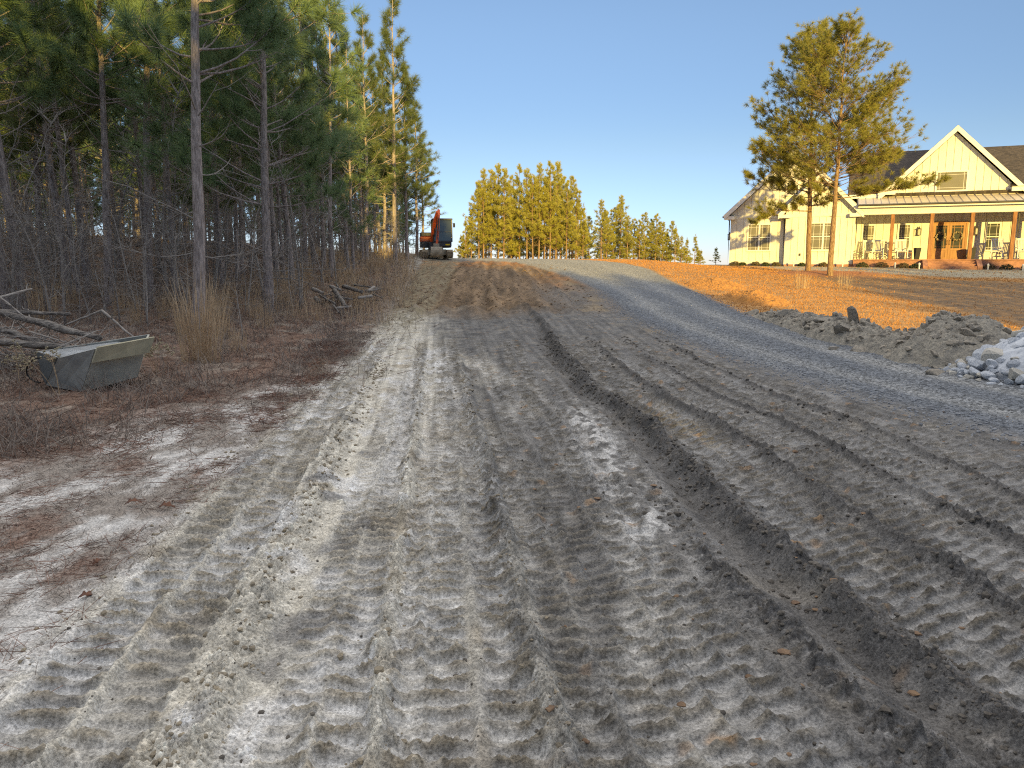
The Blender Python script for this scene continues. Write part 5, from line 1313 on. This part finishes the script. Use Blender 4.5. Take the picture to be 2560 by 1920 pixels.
for x, y, s, m, lab in [(-7.45, .25, .34, 'shrub', 'dark leafless shrub at the left corner of the house'), (-7.0, .25, .26, 'shrub_green', 'low dark green shrub next to the leafless corner shrub'), (-6.2, .2, .32, 'shrub', 'brown shrub under the paired windows of the left wing'), (-5.6, .2, .28, 'shrub_green', 'low green shrub under the right half of the left wing windows'), (-5.0, .2, .3, 'shrub', 'brown twiggy shrub before the corner downspout'), (-3.5, -.3, .26, 'shrub_green', 'small green shrub left of the left golden pine'), (-2.3, -.3, .3, 'shrub', 'brown shrub between the two golden pine trunks'), (-.2, -.75, .36, 'shrub_green', 'round dark green shrub at the left end of the brick porch'), (.8, -.75, .4, 'shrub', 'straw-coloured dry shrub before the porch bricks near the first post'), (1.9, -.8, .34, 'shrub', 'spreading brown shrub before the porch left of the steps'), (2.5, -.85, .3, 'shrub_green', 'dark shrub right beside the left step wall'), (6.1, -.85, .36, 'shrub', 'brown shrub right of the brick steps'), (6.9, -.85, .36, 'shrub_green', 'dark green shrub before the porch at the fourth post'), (7.8, -.9, .3, 'shrub', 'brown shrub at the right border before the porch')]:
    shrub(x, y, s, M[m], lab)
for x, lab in [(-3.95, 'white path light at the foot of the bay corner'), (-1.25, 'white path light before the right part of the bay wall'), (1.45, 'white path light before the porch, near the first post'), (2.66, 'white path light left of the brick steps'), (5.95, 'white path light right of the brick steps'), (7.55, 'white path light furthest right before the porch')]:
    wx = hw(x, -1.35 if x > -.7 else -.5); t = tag(empty('path_light', (wx[0], wx[1], gz(wx[0], wx[1]) + .03), HPSI), lab, 'path light', 'path lights before the house')
    k = MB(); k.tube([(0, 0, -.1), (0, 0, .18)], [.035, .04], 8); k.build('post', M['trim'], t); k = MB(); k.tube([(0, 0, .181), (0, 0, .24), (0, 0, .30)], [.05, .06, .02], 8); k.build('lamp_head', M['trim'], t)
_l = ground_at(2148, 690); k = MB(); k.lump((0, 0, .04), (.13, .10, .06), np.random.default_rng(3), .2, 2); o = k.build('stone', M['black']); o.location = _l; tag(o, 'small black stone on the lawn just right of the taller golden pine', 'stone')
for px, py, lab in [(2005, 722, 'pale dry grass tuft on the red straw below the left golden pine'), (2110, 725, 'pale dry grass tuft on the red straw right of the taller golden pine')]:
    x, y, z = ground_at(px, py); o = bpy.data.objects.new('grass_clump', cl[3]); COL.objects.link(o); o.location = (x, y, float(ground_h(x, y)[0])); tag(o, lab, 'grass clump', 'dry tufts on the straw bed')

# ------------------------------------------------------------------ the digger on the crest
M['orange'] = mat('digger_orange', (.78, .13, .02), .4, noise=3, col2=(.6, .10, .02), spec=.5)
M['navy'] = mat('digger_dark', (.03, .035, .05), .45, noise=4, col2=(.05, .05, .06), spec=.5)
M['steel'] = mat('dirty_steel', (.46, .41, .32), .8, noise=5, col2=(.27, .24, .19), bump=(20, .3, .01))
M['track'] = mat('muddy_track', (.40, .33, .235), .95, noise=7, col2=(.2, .165, .12), bump=(20, .5, .02))
M['cab_glass'] = mat('cab_glass', (.045, .06, .065), .08, spec=.6)
M['yellow'] = mat('yellow_sticker', (.7, .5, .03), .6)
def digger():
    x, y = -4.55, 46.0; z = float(ground_h(x, y)[0]); r = empty('excavator', (x, y, z), .20); r.scale = (.9, .9, .88)
    tag(r, 'orange and black mini excavator with folded arm, parked on the crest by the wood', 'excavator')
    for s in (-1, 1):
        k = MB(); pr = []
        for a in np.linspace(math.pi / 2, 3 * math.pi / 2, 7): pr.append((-1.0 + .26 * math.cos(a), .27 + .26 * math.sin(a)))
        for a in np.linspace(-math.pi / 2, math.pi / 2, 7): pr.append((1.0 + .26 * math.cos(a), .27 + .26 * math.sin(a)))
        k.prism(pr, s * .62 - .0, s * 1.0, 'x')
        for i in range(15): k.b(s * .6, s * 1.02, -1.0 + i * .143 - .02, -1.0 + i * .143 + .02, .53, .555); k.b(s * .6, s * 1.02, -1.0 + i * .143 - .02, -1.0 + i * .143 + .02, -.012, .012)
        for i in range(4): k.b(s * .6, s * 1.02, -1.30, -1.255, .12 + i * .09, .15 + i * .09)
        t = k.build('crawler_track', M['track'], r)
        for yy in (-1.0, 1.0): q = MB(); q.tube([(s * .60, yy, .27), (s * 1.015, yy, .27)], .17, 12); q.build('sprocket', M['steel'], t)
    k = MB(); k.b(-.6, .6, -.75, .75, .22, .58); k.tube([(0, 0, .58), (0, 0, .70)], .5, 16); k.build('undercarriage', M['steel'], r)
    k = MB(); k.prism([(1.45, .05), (1.55, .02), (1.60, .40), (1.47, .42)], -1.0, 1.0, 'x'); k.b(-.3, -.2, .7, 1.46, .2, .3); k.b(.2, .3, .7, 1.46, .2, .3); k.build('dozer_blade', M['steel'], r)
    k = MB(); k.prism([(-1.0, -.55), (.98, -.55), (.98, .6), (.7, 1.15), (-.7, 1.15), (-1.0, .6)], .70, 1.08, 'z'); k.build('house', M['navy'], r, False, .03)
    k = MB(); k.prism([(-1.01, -.30), (.0, -.30), (.0, .6), (.7, .6), (.7, 1.16), (-.7, 1.16), (-1.01, .61)], 1.085, 1.42, 'z'); k.build('body_panel', M['orange'], r, False, .03)
    k = MB(); k.prism([(-.98, -.28), (.0, -.28), (.0, .6), (.68, .6), (.68, 1.12), (-.68, 1.12), (-.98, .6)], 1.425, 1.70, 'z'); k.build('engine_cover', M['navy'], r, False, .04)
    # cab
    k = MB(); X0, X1, Y0, Y1 = -.20, .98, -.95, .55
    for xx in (X0, X1):
        k.beam((xx, Y0, 1.08), (xx, Y0 + .10, 2.50), .07); k.beam((xx, Y1, 1.08), (xx, Y1, 2.5), .07); k.beam((xx, -.1, 1.08), (xx, -.1, 2.5), .06)
        k.beam((xx, Y0, 1.1), (xx, Y1, 1.1), .07)
    k.beam((X0, Y0, 1.1), (X1, Y0, 1.1), .08); k.beam((X0, Y0 + .045, 1.72), (X1, Y0 + .045, 1.72), .035); k.b(X0 + .03, X1 - .03, Y0 + .02, Y1, .78, 1.08)
    c = k.build('cab', M['navy'], r)
    k = MB(); k.prism([(X0 - .05, Y0 + .0), (X1 + .05, Y0 + .0), (X1 + .05, Y1 + .06), (X0 - .05, Y1 + .06)], 2.50, 2.60, 'z'); k.build('roof', M['navy'], c, False, .03)
    k = MB(); k.add([(X0 + .03, Y0 + .01, 1.13), (X1 - .03, Y0 + .01, 1.13), (X1 - .03, Y0 + .10, 2.48), (X0 + .03, Y0 + .10, 2.48)], [[[0, 1, 2, 3]]]); k.build('windscreen', M['cab_glass'], c)
    for xx in (X0, X1): k = MB(); k.b(xx - .004, xx + .004, Y0 + .12, Y1 - .05, 1.15, 2.46); k.build('side_glass', M['cab_glass'], c)
    k = MB(); k.b(.30, .75, -.3, .3, 1.09, 1.25); k.box((.52, .28, 1.6), (.45, .12, .75)); k.build('seat', M['black'], c)
    for sx, xx in ((1, 1.12), (-1, -.08)): k = MB(); k.box((xx, Y0 - .03, 2.15), (.13, .05, .28)); k.beam((xx - sx * .1, Y0 + .05, 2.3), (xx, Y0 - .02, 2.25), .02); k.build('mirror', M['black'], c)
    k = MB(); k.b(.55, .82, Y0 - .012, Y0 - .004, .84, .93); k.build('sticker', M['yellow'], c)
    # boom, arm, digging bucket
    cx = -.28
    def arm(pts, w0, w1, hw_, name, mtl):
        P = np.array(pts, float); n = len(P); T = np.gradient(P, axis=0); T /= np.linalg.norm(T, axis=1)[:, None]; N = np.stack([np.zeros(n), -T[:, 2], T[:, 1]], 1); H = np.array(hw_)[:, None] * N; S = np.array([[1, 0, 0]]) * np.linspace(w0, w1, n)[:, None] / 2
        V = np.stack([P - S - H, P + S - H, P + S + H, P - S + H], 1).reshape(-1, 3); k = MB(); i = np.arange(n - 1)[:, None] * 4
        k.add(V, [np.concatenate([i + np.array([[a, (a + 1) % 4, (a + 1) % 4 + 4, a + 4]]) for a in range(4)]), [[3, 2, 1, 0], [n * 4 - 4, n * 4 - 3, n * 4 - 2, n * 4 - 1]]]); return k.build(name, mtl, r)
    arm([(cx - .06, -1.02, .95), (cx - .0, -1.25, 1.7), (cx + .10, -1.62, 2.42), (cx + .22, -2.15, 2.95)], .22, .16, [.10, .17, .16, .08], 'boom', M['orange'])
    arm([(cx + .30, -2.05, 3.06), (cx + .28, -2.22, 2.7), (cx + .20, -2.42, 1.7), (cx + .10, -2.5, .86)], .15, .13, [.06, .11, .09, .06], 'dipper_arm', M['orange'])
    k = MB(); k.b(cx - .24, cx + .16, -1.2, -.5, .62, 1.05); k.build('swing_post', M['navy'], r)
    for a, b_, rd in (((cx - .02, -1.25, .92), (cx + .08, -1.72, 1.95), .055), ((cx + .12, -1.45, 2.62), (cx + .28, -2.1, 3.12), .05), ((cx + .26, -2.46, 2.5), (cx + .14, -2.66, 1.15), .045)):
        k = MB(); a, b_ = np.array(a), np.array(b_); m_ = a + (b_ - a) * .6; k.tube([a, m_], rd, 8); k.tube([m_, b_], rd * .55, 8); k.build('hydraulic_cylinder', M['navy'], r)
    k = MB()
    for i in range(3): k.tube([(cx + .15, -.7, 1.0 + .05 * i), (cx + .17, -1.2, 1.9 + .04 * i), (cx + .15, -1.8, 2.75), (cx + .16, -2.2, 2.5), (cx + .16, -2.45, 1.5)], .016, 5)
    k.build('hose', M['black'], r)
    b = MB(); an = np.linspace(-.3, 2.5, 9); prof = [(-2.62 - .34 * math.sin(a) * .9, .40 - .36 * math.cos(a) + .02) for a in an]
    inner = [(p[0] * .96 - 2.55 * .04, p[1] * .94 + .4 * .06) for p in prof][::-1]
    b.prism(prof + inner, cx - .29, cx + .39, 'x')
    for xx in (cx - .31, cx + .39): b.prism(prof, xx, xx + .02, 'x')
    for i in range(5): b.box((cx - .24 + i * .145, -2.50, .03), (.06, .16, .05))
    b.build('bucket', M['steel'], r); k = MB(); k.b(cx - .12, cx + .24, -2.68, -2.44, .66, .92); k.build('coupler', M['steel'], r)
digger()
